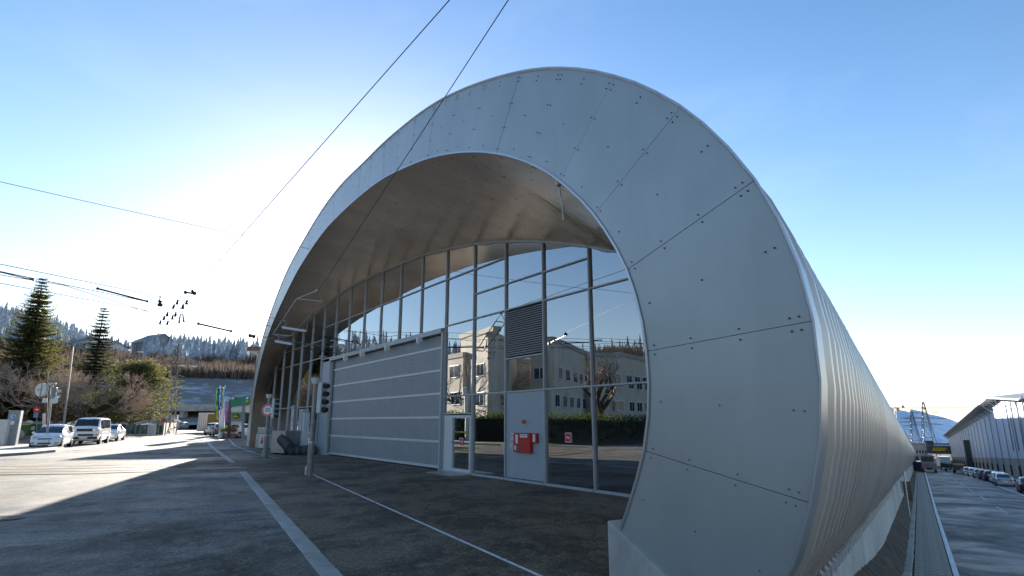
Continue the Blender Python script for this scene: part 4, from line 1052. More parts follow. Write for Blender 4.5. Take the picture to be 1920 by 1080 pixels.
# street lamp among the trees
t = T('street_lamp', 'tall pale street lamp with a long curved arm among the left trees', 'street lamp', Gd(116, 52, .2), local=False); b0 = Gd(116, 52, .2)
tp_ = P(137, 650, 52); t.part('pole', MB().rod(b0, tp_, .10, .06), 'galv', smooth=True)
b = MB().tube([tp_, P(142, 643, 52.5), P(155, 641, 53), P(172, 641, 54)], .05); t.part('arm', b, 'galv', smooth=True); t.part('lamp_head', MB().ball(P(176, 641, 54), .16, sq=(2.2, 1, .5)), 'lamp', smooth=True)
for k, (x_, y_, D_) in enumerate(((340, 686, 90), (362, 687, 95), (264, 660, 95), (298, 709, 80))):
    b = MB().ball(P(x_, y_, D_), .32, sq=(1.9, 1, .45)).rod(P(x_, y_, D_), P(x_, y_ - 2.0, D_), .05)
    tag(mk('hanging_street_lamp', b, 'lamp', origin=P(x_, y_, D_), smooth=True), ('pale lamp hanging over the street end, left of the two before the brown hill', 'pale lamp hanging over the street end, right of the two before the brown hill', 'pale lamp hanging above the pine crown before the hill', 'small pale lamp beside the lattice mast, lowest of the hanging lamps')[k], 'street lamp')
    
# ------------------------------------------------------------------ cars
def car(name, label, cat, st, body, loc, rz, sc_=(1, 1, 1), group=None, axles=(-1.25, 1.3), wr=.31, cabin=None, front='plain', rear='plain', lights=None, detail=True, nosup=False):
    """st: stations (y, z bottom, z belt, z top, half width, half roof width); front looks to +Y"""
    t = T(name, label, cat, loc, rz, group)
    def ringp(s):
        y, zb, zl_, zt, w, wt = s
        h = [(0, zb), (w * .80, zb), (w * .95, zb + .07), (w, zb + (zl_ - zb) * .45), (w * .985, zb + (zl_ - zb) * .8), (w * .94, zl_), ]
        if zt - zl_ > .12: h += [(wt + (w * .94 - wt) * .12, zt - (zt - zl_) * .16), (wt * .86, zt - .025), (wt * .5, zt), (0, zt + .012)]
        else: h += [(w * .90, zl_ + (zt - zl_) * .4), (w * .72, zt - .01), (w * .4, zt), (0, zt + .008)]
        pts = [Vector((x, y, z)) for x, z in h]
        return pts + [Vector((-p.x, p.y, p.z)) for p in pts[::-1][1:-1]]
    # refine stations
    S = []
    for a, b_ in zip(st, st[1:]):
        for k in range(3): S.append(tuple(a[i] + (b_[i] - a[i]) * k / 3 for i in range(6)))
    S.append(st[-1]); S = [tuple(v) for v in S]
    def zk(i): return S[i]
    rows = [ringp(s) for s in S]; b = MB(); n = len(rows[0]); b.v = [tuple(p) for r in rows for p in r]
    b.f = [(i * n + k, i * n + (k + 1) % n, (i + 1) * n + (k + 1) % n, (i + 1) * n + k) for i in range(len(rows) - 1) for k in range(n)]
    b.f += [tuple(range(n)), tuple(range((len(rows) - 1) * n, len(rows) * n))[::-1]]
    b.f = [f[::-1] for f in b.f]
    t.part('body', b, body, smooth=38)
    # glass
    c0, c1, c2, c3 = cabin          # rear glass start/end, front glass start/end in y
    def at_(y):
        for a, b_ in zip(st, st[1:]):
            if a[0] <= y <= b_[0]:
                u = (y - a[0]) / max(1e-6, b_[0] - a[0]); return tuple(a[i] + (b_[i] - a[i]) * u for i in range(6))
        return st[-1]
    def side_pt(y, u, s_):
        q_ = at_(y); w_, wt_ = q_[4] * .94, q_[5]; z = q_[2] + (q_[3] - q_[2]) * u
        return Vector((s_ * (w_ + (wt_ + (w_ - wt_) * .12 - w_) * (u / .84) + .012), y, z))
    for s_ in (-1, 1):
        segs = [(c1, (c1 + c2) / 2 - .04), ((c1 + c2) / 2 + .04, c2)]
        for ya, yb in segs:
            b = MB(); lo = [side_pt(ya + (yb - ya) * k / 4, .06, s_) for k in range(5)]; hi = [side_pt(ya + (yb - ya) * k / 4, .80, s_) for k in range(5)]
            lo = [p if at_(p.y)[3] - at_(p.y)[2] > .1 else p for p in lo]
            b.grid([lo, hi]); t.part('side_window', b, 'carglass')
    def topband(ya, yb, inset, nm):
        b = MB(); rows_ = []
        for k in range(5):
            y = ya + (yb - ya) * k / 4; q_ = at_(y); cabinh = q_[3] - q_[2]; w_ = (q_[5] * .93 if cabinh > .12 else q_[4] * .80) * (1 - 0)
            ww = q_[4] * .84 + (q_[5] * .88 - q_[4] * .84) * min(1, max(0, cabinh / (st_top - q_[2] if st_top - q_[2] > .1 else 1)))
            rows_.append([Vector((ww * u, y, q_[3] + .016 - (abs(u) ** 3) * .028)) for u in (-1, -.5, 0, .5, 1)])
        b.grid(rows_); t.part(nm, b, 'carglass')
    st_top = max(q_[3] for q_ in st)
    topband(c2 + .05, c3, 0, 'windscreen'); topband(c0, c1 - .05, 0, 'rear_window')
    for y in axles:
        hw = at_(y)[4]
        for s_ in (-1, 1):
            arch = MB().rod((s_ * (hw - .10), y, wr), (s_ * (hw + .004), y, wr), wr * 1.16, seg=20); t.part('wheel_arch', arch, 'black')
            wt_ = MB().rod((s_ * (hw - .20), y, wr), (s_ * (hw + .012), y, wr), wr, seg=20); w = t.part('wheel', wt_, 'rubber')
            hb = MB().rod((s_ * (hw + .008), y, wr), (s_ * (hw + .022), y, wr), wr * .66, wr * .60, seg=14)
            for k in range(5):
                a_ = k * 1.257; hb.box((s_ * (hw + .024), y + math.cos(a_) * wr * .33, wr + math.sin(a_) * wr * .33), (.012, .05, wr * .62), rx=a_ + 1.57)
            t.part('rim', hb, 'hub', under=w)
    yf = st[-1][0]; yr = st[0][0]; hw = st[-1][4]
    if detail:
        for s_ in (-1, 1):
            q_ = at_(c2 + .1); m = MB().ball((s_ * (q_[4] + .09), c2 + .12, q_[2] + .07), .10, 8, 6, (1.0, .6, .75)); t.part('wing_mirror', m, body if front != 'van' else 'black', smooth=True)
    if front == 'hatch':
        for s_ in (-1, 1):
            t.part('headlight', MB().ball((s_ * .60, yf - .22, .72), .17, 10, 7, (1.0, 1.15, .62)), 'lamp', smooth=True)
            t.part('fog_lamp', MB().box((s_ * .60, yf - .03, .36), (.17, .05, .07), s_ * -.35), 'black')
        t.part('grille', MB().box((0, yf + .005, .60), (.72, .04, .065)).box((0, yf + .01, .33), (.66, .04, .08)), 'black')
        pl = t.part('number_plate', MB().box((0, yf + .025, .46), (.50, .02, .11)), 'plate'); t.part('plate_band', MB().box((-.23, yf + .037, .46), (.04, .006, .105)), 'blue', under=pl)
    elif front == 'van':
        g_ = t.part('grille', MB().box((0, yf + .01, 1.05), (1.34, .04, .20)), 'black')
        t.part('lower_grille', MB().box((-.1, yf + .012, .70), (.95, .04, .13)), 'black')
        for s_ in (-1, 1):
            t.part('headlight', MB().rod((s_ * .60, yf, 1.05), (s_ * .60, yf + .05, 1.05), .115, seg=18), 'lamp', smooth=40)
            t.part('indicator', MB().box((s_ * .76, yf + .0, .72), (.12, .05, .10)), 'amber')
        t.part('bumper', MB().box((0, yf + .05, .50), (1.72, .14, .15)), 'black', bevel=.03)
        t.part('number_plate', MB().box((0, yf + .13, .50), (.5, .015, .11)), 'plate')
    elif front == 'sedan':
        for s_ in (-1, 1): t.part('headlight', MB().ball((s_ * (hw - .12), yf - .12, .66), .14, 9, 6, (1.2, 1, .6)), 'lamp', smooth=True)
        t.part('grille', MB().box((0, yf + .0, .55), (.8, .05, .14)), 'black')
    for s_ in (-1, 1):
        t.part('tail_light', MB().box((s_ * (st[0][4] - .16), yr - .0, .80 if rear != 'van' else .95), (.26, .06, .13), s_ * .2), 'taillight', bevel=.02)
    t.part('rear_number_plate', MB().box((0, yr - .015, .62), (.5, .02, .11)), 'plate')
    return t
HATCH = [(-2.00, .34, .62, .80, .70, .60), (-1.93, .22, .90, 1.00, .78, .62), (-1.70, .19, .92, 1.33, .82, .58), (-1.30, .18, .92, 1.47, .84, .60), (-.40, .18, .91, 1.49, .84, .62), (.25, .18, .89, 1.44, .84, .60), (.72, .18, .88, 1.20, .84, .60), (1.15, .18, .87, .93, .83, .62), (1.60, .19, .78, .83, .80, .6), (1.90, .20, .60, .68, .74, .6), (2.02, .26, .48, .56, .62, .5)]
HC = (-1.95, -1.50, .42, 1.12)
VAN = [(-2.28, .34, 1.10, 1.75, .80, .66), (-2.20, .26, 1.12, 1.90, .90, .74), (-1.5, .26, 1.13, 1.95, .92, .78), (.4, .26, 1.13, 1.95, .92, .78), (1.20, .26, 1.13, 1.91, .92, .76), (1.55, .27, 1.13, 1.80, .91, .74), (1.92, .27, 1.16, 1.30, .90, .70), (2.16, .30, 1.12, 1.19, .88, .7), (2.26, .36, .98, 1.06, .84, .7)]
VC = (-2.27, -1.9, 1.40, 1.90)
SEDAN = [(-2.30, .36, .72, .86, .72, .6), (-2.22, .24, .92, .98, .82, .62), (-1.62, .19, .95, 1.02, .87, .60), (-1.05, .19, .94, 1.36, .88, .56), (-.60, .18, .93, 1.44, .88, .57), (.25, .18, .92, 1.43, .88, .58), (.60, .18, .91, 1.30, .88, .57), (1.15, .18, .90, .95, .87, .6), (1.85, .19, .80, .85, .84, .6), (2.22, .22, .62, .70, .76, .6), (2.30, .30, .50, .58, .66, .5)]
SC_ = (-1.65, -.95, .45, 1.08)
ESTATE = [(-2.30, .36, .80, .96, .76, .6), (-2.24, .24, .94, 1.18, .84, .62), (-2.0, .19, .95, 1.42, .87, .60), (-1.5, .19, .94, 1.48, .88, .62), (-.60, .18, .93, 1.50, .88, .62), (.25, .18, .92, 1.47, .88, .60), (.62, .18, .91, 1.30, .88, .58), (1.15, .18, .90, .96, .87, .6), (1.85, .19, .82, .87, .84, .6), (2.22, .22, .64, .72, .76, .6), (2.30, .30, .50, .58, .66, .5)]
EC = (-2.26, -1.85, .45, 1.08)
def face(x, D, tx, tD):             # heading from a point toward another, as rotation of +Y
    d = Gd(tx, tD) - Gd(x, D); return math.atan2(d.y, d.x) - math.pi / 2
car('hatchback_car', 'white hatchback parked nose forward behind the grey sign pole', 'car', HATCH, 'carwhite', Gd(96, 38.0), math.radians(180 + 26), axles=(-1.22, 1.28), cabin=HC, front='hatch')
car('camper_van', 'white boxy camper van with black grille behind the white hatchback', 'van', VAN, 'carwhite', Gd(168, 44.6), math.radians(180 + 24), axles=(-1.3, 1.32), wr=.33, cabin=VC, front='van')
car('saloon_car', 'white saloon car half hidden behind the white camper van', 'car', SEDAN, 'carwhite', Gd(205, 51.5), math.radians(180 + 24), axles=(-1.35, 1.38), cabin=SC_, front='sedan')
car('estate_car', 'silver estate car driving toward us at the far street end', 'car', ESTATE, 'carsilver', Gd(338, 122, 0.1), math.radians(180 + 8), axles=(-1.35, 1.38), cabin=EC, front='sedan')
car('pickup_truck', 'silver pickup with canopy parked left of the flags', 'pickup', ESTATE, 'carsilver', Gd(401, 78, 0), math.radians(-10 + 28), axles=(-1.4, 1.4), wr=.36, cabin=EC)
car('dark_car', 'dark blue car parked between the pickup and the white flag pole', 'car', SEDAN, 'carblue', Gd(411, 69.5, 0), math.radians(5 + 28), axles=(-1.35, 1.38), cabin=SC_)
# ------------------------------------------------------------------ things in the left street
# sign pole with round sign seen from behind and signal head
b0 = Gd(86, 37.2, .12); D0 = 37.2
t = T('sign_pole', 'leaning grey pole carrying a round sign seen from behind and a small signal head', 'sign pole', b0, local=False)
tp = P(98, 722, D0); t.part('pole', MB().rod(b0, tp, .075, .065, seg=12), 'galv', smooth=True); t.part('base_sleeve', MB().rod(b0, b0.lerp(tp, .22), .10, .095, seg=12), 'galv', smooth=True)
c = P(80, 731, D0 - .1); o = t.part('round_sign', MB().rod(c - Vector((.05, .05, 0)), c + Vector((-.03, -.0, 0)) + Vector((0.03, .02, 0)), .40, seg=28), 'whitealu')
b = MB(); b.rod(c + Vector((-.04, -.13, 0)), c + Vector((0, .07, 0)), .41, seg=28); o.data = (mk('round_sign_face', b, 'offwhite', parent=t.e, origin=b0)).data
for x in [x for x in bpy.data.objects if x.name.startswith('round_sign_face')]: bpy.data.objects.remove(x)
t.part('bracket', MB().box(c + Vector((.02, -.15, 0)), (.07, .03, .78)).box(c + Vector((.1, -.15, 0)), (.7, .03, .05)), 'steel')
h = P(101, 738, D0 + .1); t.part('signal_head', MB().box(h, (.26, .26, .78), .3), 'midgrey', bevel=.03)
for k in range(2): t.part('visor', MB().rod(h + Vector((.12, .05, .18 - .34 * k)), h + Vector((.34, .10, .16 - .34 * k)), .10, .09, seg=12), 'offwhite')
t.part('sign_plate', MB().box(P(84, 751, D0 - .1), (.30, .05, .28), .1), 'offwhite', bevel=.03); t.part('sign_plate', MB().box(P(101, 752, D0 - .1), (.42, .05, .30), .1), 'offwhite', bevel=.03)
t.part('cap', MB().box(P(97, 720, D0), (.42, .2, .16)), 'galv', bevel=.03)
# slim black lantern pole behind it
b0 = Gd(86, 46, .1); tp = P(89, 697, 46); b = MB().rod(b0, tp, .06, .045); t = T('lantern_pole', 'thin dark pole with a short hooked top behind the round sign', 'pole', b0, local=False); t.part('pole', b, 'rust'); t.part('hook', MB().tube([tp, P(86, 694, 46), P(79, 694, 46)], .05), 'rust'); t.part('sleeve', MB().rod(Gd(82, 46, .2), P(82, 775, 46), .09), 'offwhite')
# parking meter pillar and cabinet at the edge
t = T('parking_meter', 'grey parking ticket machine pillar with a round emblem at the left edge', 'ticket machine', Gd(18, 38.4, .12), .35)
t.part('body', MB().box((0, 0, 1.10), (.62, .34, 2.20)), 'midgrey', bevel=.02); t.part('side_panel', MB().box((.335, 0, 1.10), (.05, .36, 2.22)), 'galv'); t.part('cap', MB().box((0, 0, 2.22), (.70, .40, .05)), 'steel')
e_ = t.part('emblem', MB().rod((-.02, -.172, 1.86), (-.02, -.185, 1.86), .15, seg=24), 'lightblue'); t.part('emblem_ring', MB().tube([(-.02 + .11 * math.cos(a / 4), -.19, 1.86 + .11 * math.sin(a / 4)) for a in range(0, 20)], .016), 'white', under=e_)
t.part('screen', MB().box((-.06, -.176, 1.45), (.28, .02, .24)), 'white')
b = MB().box((0, 0, .80), (1.5, .5, 1.6)); t = T('grid_cabinet', 'pale grey electrical cabinet cut off by the left edge', 'cabinet', Gd(-14, 38.0, .12), .2); t.part('case', b, 'offwhite', bevel=.02); t.part('door_seam', MB().box((0, -.256, .80), (.015, .01, 1.45)), 'midgrey'); t.part('base', MB().box((0, 0, .03), (1.6, .6, .14)), 'concrete')
t.part('case_lid', MB().box((0, 0, 1.63), (1.56, .56, .06)), 'whitealu')
# no entry sign
b0 = Gd(69, 56, .4); t = T('no_entry_sign', 'red round no entry sign above a grey plate on a thin post', 'traffic sign', b0, local=False)
t.part('post', MB().rod(b0, P(69, 760, 56), .035), 'galv'); c = P(69, 768, 56); t.part('disc', MB().rod(c, c + Vector((.01, -.04, 0)), .30, seg=24), 'redsign'); t.part('bar', MB().box(c + Vector((.0, -.05, 0)), (.42, .02, .10)), 'white'); t.part('plate', MB().box(P(68, 778, 56) + Vector((0, -.03, 0)), (.44, .02, .50)), 'lightblue')
# rubbish containers
def container(label, x, D, z, w, lid='paleyellow', rz=.2, body='bingreen'):
    t = T('rubbish_container', label, 'rubbish container', Gd(x, D, z), rz)
    b = MB(); h = 1.05; pb = [(-w / 2 + .08, -.42), (w / 2 - .08, -.42), (w / 2 - .08, .42), (-w / 2 + .08, .42)]; pt2 = [(-w / 2, -.52), (w / 2, -.52), (w / 2, .52), (-w / 2, .52)]
    b.add([(x_, y_, .18) for x_, y_ in pb] + [(x_, y_, h) for x_, y_ in pt2], [(3, 2, 1, 0), (4, 5, 6, 7), (0, 1, 5, 4), (1, 2, 6, 5), (2, 3, 7, 6), (3, 0, 4, 7)]); t.part('body', b, body)
    t.part('rim', MB().box((0, 0, h + .02), (w + .06, 1.10, .06)), lid)
    l_ = MB().tube([(-w / 2, 0, h + .12), (w / 2, 0, h + .12)], .1, seg=4); l_ = MB(); rows = [[Vector((x_, .52 * math.cos(a), h + .05 + .26 * math.sin(a))) for a in [math.pi * k / 8 for k in range(9)]] for x_ in (-w / 2, w / 2)]; l_.grid(rows); l_.f += [tuple(range(9)), tuple(range(9, 18))[::-1]]; t.part('lid', l_, 'midgrey')
    t.part('notice', MB().box((-.2, -.50, .72), (w * .40, .02, .34)), 'offwhite')
    for sx in (-1, 1):
        for sy in (-1, 1): t.part('wheel', MB().rod((sx * (w / 2 - .2), sy * .35 - .03, .10), (sx * (w / 2 - .2), sy * .35 + .03, .10), .10, seg=10), 'rubber')
    return t
container('green rubbish container with yellow rim behind the ticket machine', 39, 57, .30, 1.75)
container('small dark green container with white bags on top, right of the yellow rimmed one', 68, 57.5, .32, 1.0, 'green', .2, 'green')
container('dark green container half behind the sign pole, under the bare tree', 98, 60, .36, 1.2, 'yellow')
b = MB().ball(Gd(55, 56.5, 1.62), .22, 8, 6, (1.1, 1, .8)).ball(Gd(59, 56.5, 1.55), .16, 8, 6); tag(mk('rubbish_bags', b, 'offwhite', origin=Gd(56, 57, 1.4), smooth=True), 'white rubbish bags heaped on the container', 'bags', kind='stuff')
b = MB(); rb = random.Random(4)
b.ball((0, 0, .35), .62, 9, 7, (1.0, .8, .75)); b.v = [tuple(Vector(v) * rb.uniform(.86, 1.1)) for v in b.v]; tag(mk('boulder', b, 'rock', loc=Gd(29, 47, .3)), 'pale grey boulder on the verge behind the ticket machine', 'boulder')
car('dark_estate_car', 'dark car behind the rubbish containers at the left edge', 'car', ESTATE, 'carsilver', Gd(18, 66, .4), math.radians(80), axles=(-1.35, 1.38), cabin=EC)
# low wall / wooden rail fence behind the containers
t = T('rail_fence', 'thin dark rail fence running behind the rubbish containers', 'fence', Gd(40, 70, .6), local=False)
for z_ in (1.9, 2.6): t.part('rail', MB().rod(Gd(-60, 70, z_), Gd(150, 72, z_), .05, seg=6), 'mast')
for x_ in range(-60, 160, 26): t.part('post', MB().rod(Gd(x_, 70.3, .4), Gd(x_, 70.3, 2.7), .06, seg=6), 'mast')
# fence with green screen
t = T('screened_fence', 'wire fence hung with torn green screening along the street', 'fence', Gd(240, 68, 0), local=False)
f0, f1 = Gd(196, 66, .1), Gd(304, 72, .0)
n = 12; fr = random.Random(9)
for k in range(n):
    u0, u1 = k / n, (k + 1) / n; p, q_ = f0.lerp(f1, u0), f0.lerp(f1, u1); rows = []
    for i in range(5):
        zz = .15 + 1.15 * i / 4; rows.append([p.lerp(q_, j / 5) + Vector((fr.uniform(-.05, .05), fr.uniform(-.07, .07), zz + (fr.uniform(-.10, .06) if i == 4 else 0))) for j in range(6)])
    t.part('screen_sheet', MB().grid(rows), 'screen', smooth=True)
for k in range(n + 1): t.part('post', MB().rod(f0.lerp(f1, k / n), f0.lerp(f1, k / n) + Vector((0, 0, 1.5)), .035, seg=6), 'galv')
t.part('plinth', MB().prism([f0 + Vector((0, -.12, -.2)), f1 + Vector((0, -.12, -.2)), f1 + Vector((0, -.12, .16)), f0 + Vector((0, -.12, .16))], (0, .25, 0)), 'concrete')
b = MB().box((0, 0, .62), (.75, .5, 1.24)).box((0, 0, 1.27), (.8, .55, .06)); tag(mk('meter_cabinet', b, 'offwhite', loc=Gd(283, 69, .02), bevel=.015), 'small pale meter cabinet before the green screened fence', 'cabinet')
b = MB(); pb_ = random.Random(3)
t = T('brick_wall', 'reddish garden wall with pale posts where the fence ends', 'wall', Gd(307, 76, 0), local=False)
w0, w1 = Gd(301, 74, 0), Gd(326, 92, 0)
t.part('wall_panel', MB().prism([w0, w1, w1 + Vector((0, 0, 1.5)), w0 + Vector((0, 0, 1.5))], (.25, .1, 0)), 'tile')
for k in range(7): t.part('post', MB().box(w0.lerp(w1, k / 6) + Vector((.05, -.1, .9)), (.32, .32, 1.9)), 'offwhite' if k % 2 else 'concrete')
# no-stopping sign on pole
b0 = Gd(309, 70, 0); t = T('no_stopping_sign', 'grey post with small blue and red round sign at the fence end', 'traffic sign', b0, local=False); t.part('post', MB().rod(b0, P(318, 737, 70), .07, .05), 'galv')
c = P(308, 787, 69.9); t.part('disc', MB().rod(c, c + Vector((.01, -.04, 0)), .30, seg=20), 'redsign'); t.part('blue_field', MB().rod(c + Vector((.01, -.045, 0)), c + Vector((.01, -.06, 0)), .22, seg=20), 'blue'); t.part('plate', MB().box(P(312, 783, 69.9), (.4, .03, .3)), 'offwhite')
b0 = Gd(330, 84, 0); t = T('posts_with_notice', 'pale noticeboard and figure-like white posts beyond the garden wall', 'noticeboard', b0, local=False); t.part('board', MB().box(Gd(326, 84, 2.3), (.9, .06, .7)), 'offwhite'); t.part('post', MB().rod(Gd(326, 84), Gd(326, 84, 2.1), .05), 'galv'); t.part('post', MB().rod(b0, b0 + Vector((0, 0, 2.6)), .09), 'offwhite'); t.part('crossbar', MB().box(b0 + Vector((0, 0, 1.7)), (.9, .1, .4), ry=.5), 'offwhite')
# a person by the wall in light clothes
# ------------------------------------------------------------------ dealer yard: flags, sign frame, machines
def flag(label, x0, x1, ytop, ybot, D, cols, seed, pole_x):
    q_ = random.Random(seed); b0 = Gd(pole_x, D, 0); t = T('banner_flag', label, 'flag', b0, local=False); tp = P(pole_x + 2, ytop - 4, D)
    t.part('pole', MB().rod(b0, tp, .06, .04), 'white'); 
    n = len(cols)
    for k, cname in enumerate(cols):
        rows = []
        for i in range(13):
            y = ytop + (ybot - ytop) * i / 12; rows.append([P(x0 + (x1 - x0) * (k + j / 3) / n + math.sin(i * .6) * .8, y + 1.2 * math.sin(j + k), D + .25 * math.sin((k * 3 + j) * 1.6 + i * .5)) for j in range(4)])
        b = MB().grid(rows); t.part('cloth_strip', b, cname, smooth=True)
    return t
flag('white and green banner flag, the left one of the pair', 404.5, 412.5, 727, 783, 63.6, ['lime', 'offwhite', 'white'], 1, 411)
fl = flag('blue and white banner flag with yellow stripe before the green banner sign', 409, 424, 727, 768, 62.4, ['blue', 'lightblue', 'paleyellow', 'white', 'lightblue', 'offwhite'], 2, 420)
# thick white pole
b0 = Gd(413, 61, 0); b = MB().rod(b0, P(419, 766, 61), .24, .18, seg=12); tag(mk('white_pole', b, 'white', origin=b0, smooth=40), 'thick white pole standing under the blue flag', 'pole')
# sign frame with green banner
b0 = Gd(440, 60, 0); t = T('dealer_sign', 'portal of dark posts with green banner and a board with a leaping deer', 'sign', b0, local=False)
pl0, pl1 = Gd(428.5, 60.5), Gd(455, 57.5)
t.part('post', MB().rod(pl0, P(433, 749, 60.5), .17, .17, seg=10), 'darkgrey'); t.part('post', MB().rod(pl1, P(457, 758, 57.5), .15, .15, seg=10), 'midgrey')
t.part('green_banner', MB().prism([P(432.5, 750, 60.2), P(466, 741, 56.0), P(466, 758.5, 56.0), P(432.5, 764, 60.2)], (.05, .12, 0)), 'teal')
t.part('banner_mark', MB().prism([P(461, 746, 56.4), P(465.5, 743, 55.9), P(465.5, 748, 55.9), P(462, 749, 56.4)], (0, -.03, 0)), 'white')
t.part('banner_mark', MB().prism([P(461, 751, 56.4), P(465.5, 750, 55.9), P(465.5, 754, 55.9), P(461, 755, 56.4)], (0, -.03, 0)), 'yellow')
def bd(x, y, o=0.0): return P(x, y, 59.2 - (x - 432) * .08) + Vector((0, -o, 0))
t.part('board', MB().prism([bd(433, 773), bd(453, 774), bd(453, 790), bd(433, 790)], (0, .12, 0)), 'midgrey')
t.part('top_strip', MB().prism([bd(433, 765), bd(453, 767), bd(453, 772.6), bd(433, 772)], (0, .12, 0)), 'offwhite'); t.part('lower_strip', MB().prism([bd(433, 790.6), bd(453, 790.6), bd(453, 796.5), bd(433, 796.5)], (0, .12, 0)), 'offwhite')
cx, cy = 442.7, 780.2
g_ = [(-6.8, -3.4), (-5.6, -5.2), (5.6, -5.0), (6.8, -3.2), (6.4, 2.8), (4.6, 5.2), (-4.6, 5.2), (-6.4, 3.0)]
em = t.part('emblem_field', MB().prism([bd(cx + a_, cy + b_, .02) for a_, b_ in g_], (0, -.03, 0)), 'lime')
t.part('emblem_inner', MB().prism([bd(cx + a_ * .86, cy + b_ * .82, .055) for a_, b_ in g_], (0, -.02, 0)), 'green', under=em)
deer = [(-4.6, 2.4), (-3.2, .9), (-1.4, .4), (1.2, .2), (2.2, -.4), (2.6, -1.8), (3.4, -3.2), (3.4, -1.9), (4.4, -1.6), (3.5, -.9), (3.3, .4), (4.9, 2.6), (4.2, 2.6), (2.8, 1.6), (1.8, 1.6), (-.8, 1.5), (-2.4, 1.9), (-4.4, 3.0)]
deer = [(-4.8, 1.2), (-3.4, .2), (-1.9, -.5), (-1.6, -2.9), (-1.0, -1.2), (-.3, -2.6), (-.2, -.6), (1.5, .0), (3.2, .5), (4.6, 2.2), (5.0, 3.6), (3.6, 2.4), (2.2, 1.7), (-.4, 1.3), (-2.0, 1.7), (-4.6, 2.2), (-3.0, .9)]
t.part('emblem_deer', MB().prism([bd(cx + a_, cy + b_, .08) for a_, b_ in deer], (0, -.02, 0)), 'yellow', under=em)
b = MB(); rr_ = random.Random(8)
for k, x_ in enumerate((424, 437)):
    fb_ = MB().rod((0, 0, 0), (0, 0, .45), .32, .42, seg=12); t2 = T('flower_tub', ('round tub of small shrubs left of the dark sign post', 'round tub of autumn coloured shrubs under the emblem board')[k], 'planter', Gd(x_, 60.5, 0)); t2.part('tub', fb_, 'brown')
    fl_ = MB()
    for i in range(260):
        p = Vector((rr_.gauss(0, .26), rr_.gauss(0, .26), .62 + abs(rr_.gauss(0, .22)))); d = Vector((rr_.uniform(-1, 1), rr_.uniform(-1, 1), rr_.uniform(0, 1))) * .12; s_ = d.orthogonal().normalized() * .05; fl_.add([p, p + d + s_, p + d * 1.6, p + d - s_], [(0, 1, 2, 3)])
    t2.part('foliage', fl_, 'flowers' if k else 'hedge')
# green tractors
def tractor(label, x, D, rz, cab='lime'):
    t = T('tractor', label, 'tractor', Gd(x, D, 0), rz, None)
    t.part('hood', MB().box((0, 1.1, 1.25), (.8, 1.9, .75)), cab, bevel=.1); t.part('chassis', MB().box((0, .6, .8), (.55, 2.8, .4)), 'darkgrey')
    t.part('cab_frame', MB().box((0, -.55, 2.72), (1.5, 1.5, .14)).box((-.68, .1, 2.0), (.08, .08, 1.4)).box((.68, .1, 2.0), (.08, .08, 1.4)).box((-.68, -1.2, 2.0), (.08, .08, 1.4)).box((.68, -1.2, 2.0), (.08, .08, 1.4)), cab)
    t.part('cab_glass', MB().box((0, -.55, 2.0), (1.32, 1.26, 1.3)), 'carglass')
    for sx in (-1, 1):
        for y_, r_ in ((-.75, .82), (1.6, .55)):
            w = t.part('wheel', MB().rod((sx * .68, y_, r_), (sx * 1.08, y_, r_), r_, seg=20), 'rubber'); t.part('rim', MB().rod((sx * 1.06, y_, r_), (sx * 1.10, y_, r_), r_ * .5, seg=14), 'yellow', under=w)
    return t
for k, (x_, D_) in enumerate(((438, 70), (446, 71.5), (454, 73), (462, 74.5))): tractor(('leftmost of the row of small green tractors under the emblem board', 'second green tractor from the left in the dealer row', 'third green tractor from the left in the dealer row', 'green tractor nearest the arch in the dealer row')[k], x_, D_, math.radians(195))
car('white_sports_car', 'low white car parked before the green tractors', 'car', SEDAN, 'carwhite', Gd(447, 61.5, 0), math.radians(60), axles=(-1.35, 1.38), cabin=SC_, front='sedan')
# skips and sheds
t = T('site_container', 'grey ribbed site container beside the ochre machines', 'container', Gd(386, 92, 0), .5)
t.part('box', MB().box((0, 0, 1.6), (2.6, 5, 2.8)), 'carsilver')
for k in range(9): t.part('rib', MB().box((-1.1 + k * .275, -2.53, 1.6), (.08, .06, 2.7)), 'midgrey')
t = T('excavator', 'ochre construction machine parked behind the flags', 'excavator', Gd(401, 84, 0), .6)
t.part('track', MB().box((-.9, 0, .45), (.5, 3.4, .9)), 'black', bevel=.2); t.part('track', MB().box((.9, 0, .45), (.5, 3.4, .9)), 'black', bevel=.2); t.part('cab', MB().box((-.4, .1, 1.9), (1.1, 1.4, 1.7)), 'ochre', bevel=.1); t.part('engine_cover', MB().box((.5, -.6, 1.5), (1.0, 1.9, 1.0)), 'ochre', bevel=.1); t.part('boom', MB().tube([(.3, .8, 1.5), (.4, 2.0, 3.4), (.4, 3.2, 3.0)], .18), 'ochre'); t.part('stick', MB().tube([(.4, 3.2, 3.0), (.4, 3.6, 1.4)], .13), 'ochre'); t.part('bucket', MB().box((.4, 3.5, .9), (.8, .6, .7)), 'darkgrey')
b = MB().box((0, 0, 1.9), (.12, .12, 3.8)).box((0, -.1, 2.0), (1.0, .04, 3.6)); tag(mk('pink_banner', b, 'pink', loc=Gd(415, 70, 0)), 'narrow pink upright banner right behind the white pole', 'banner')
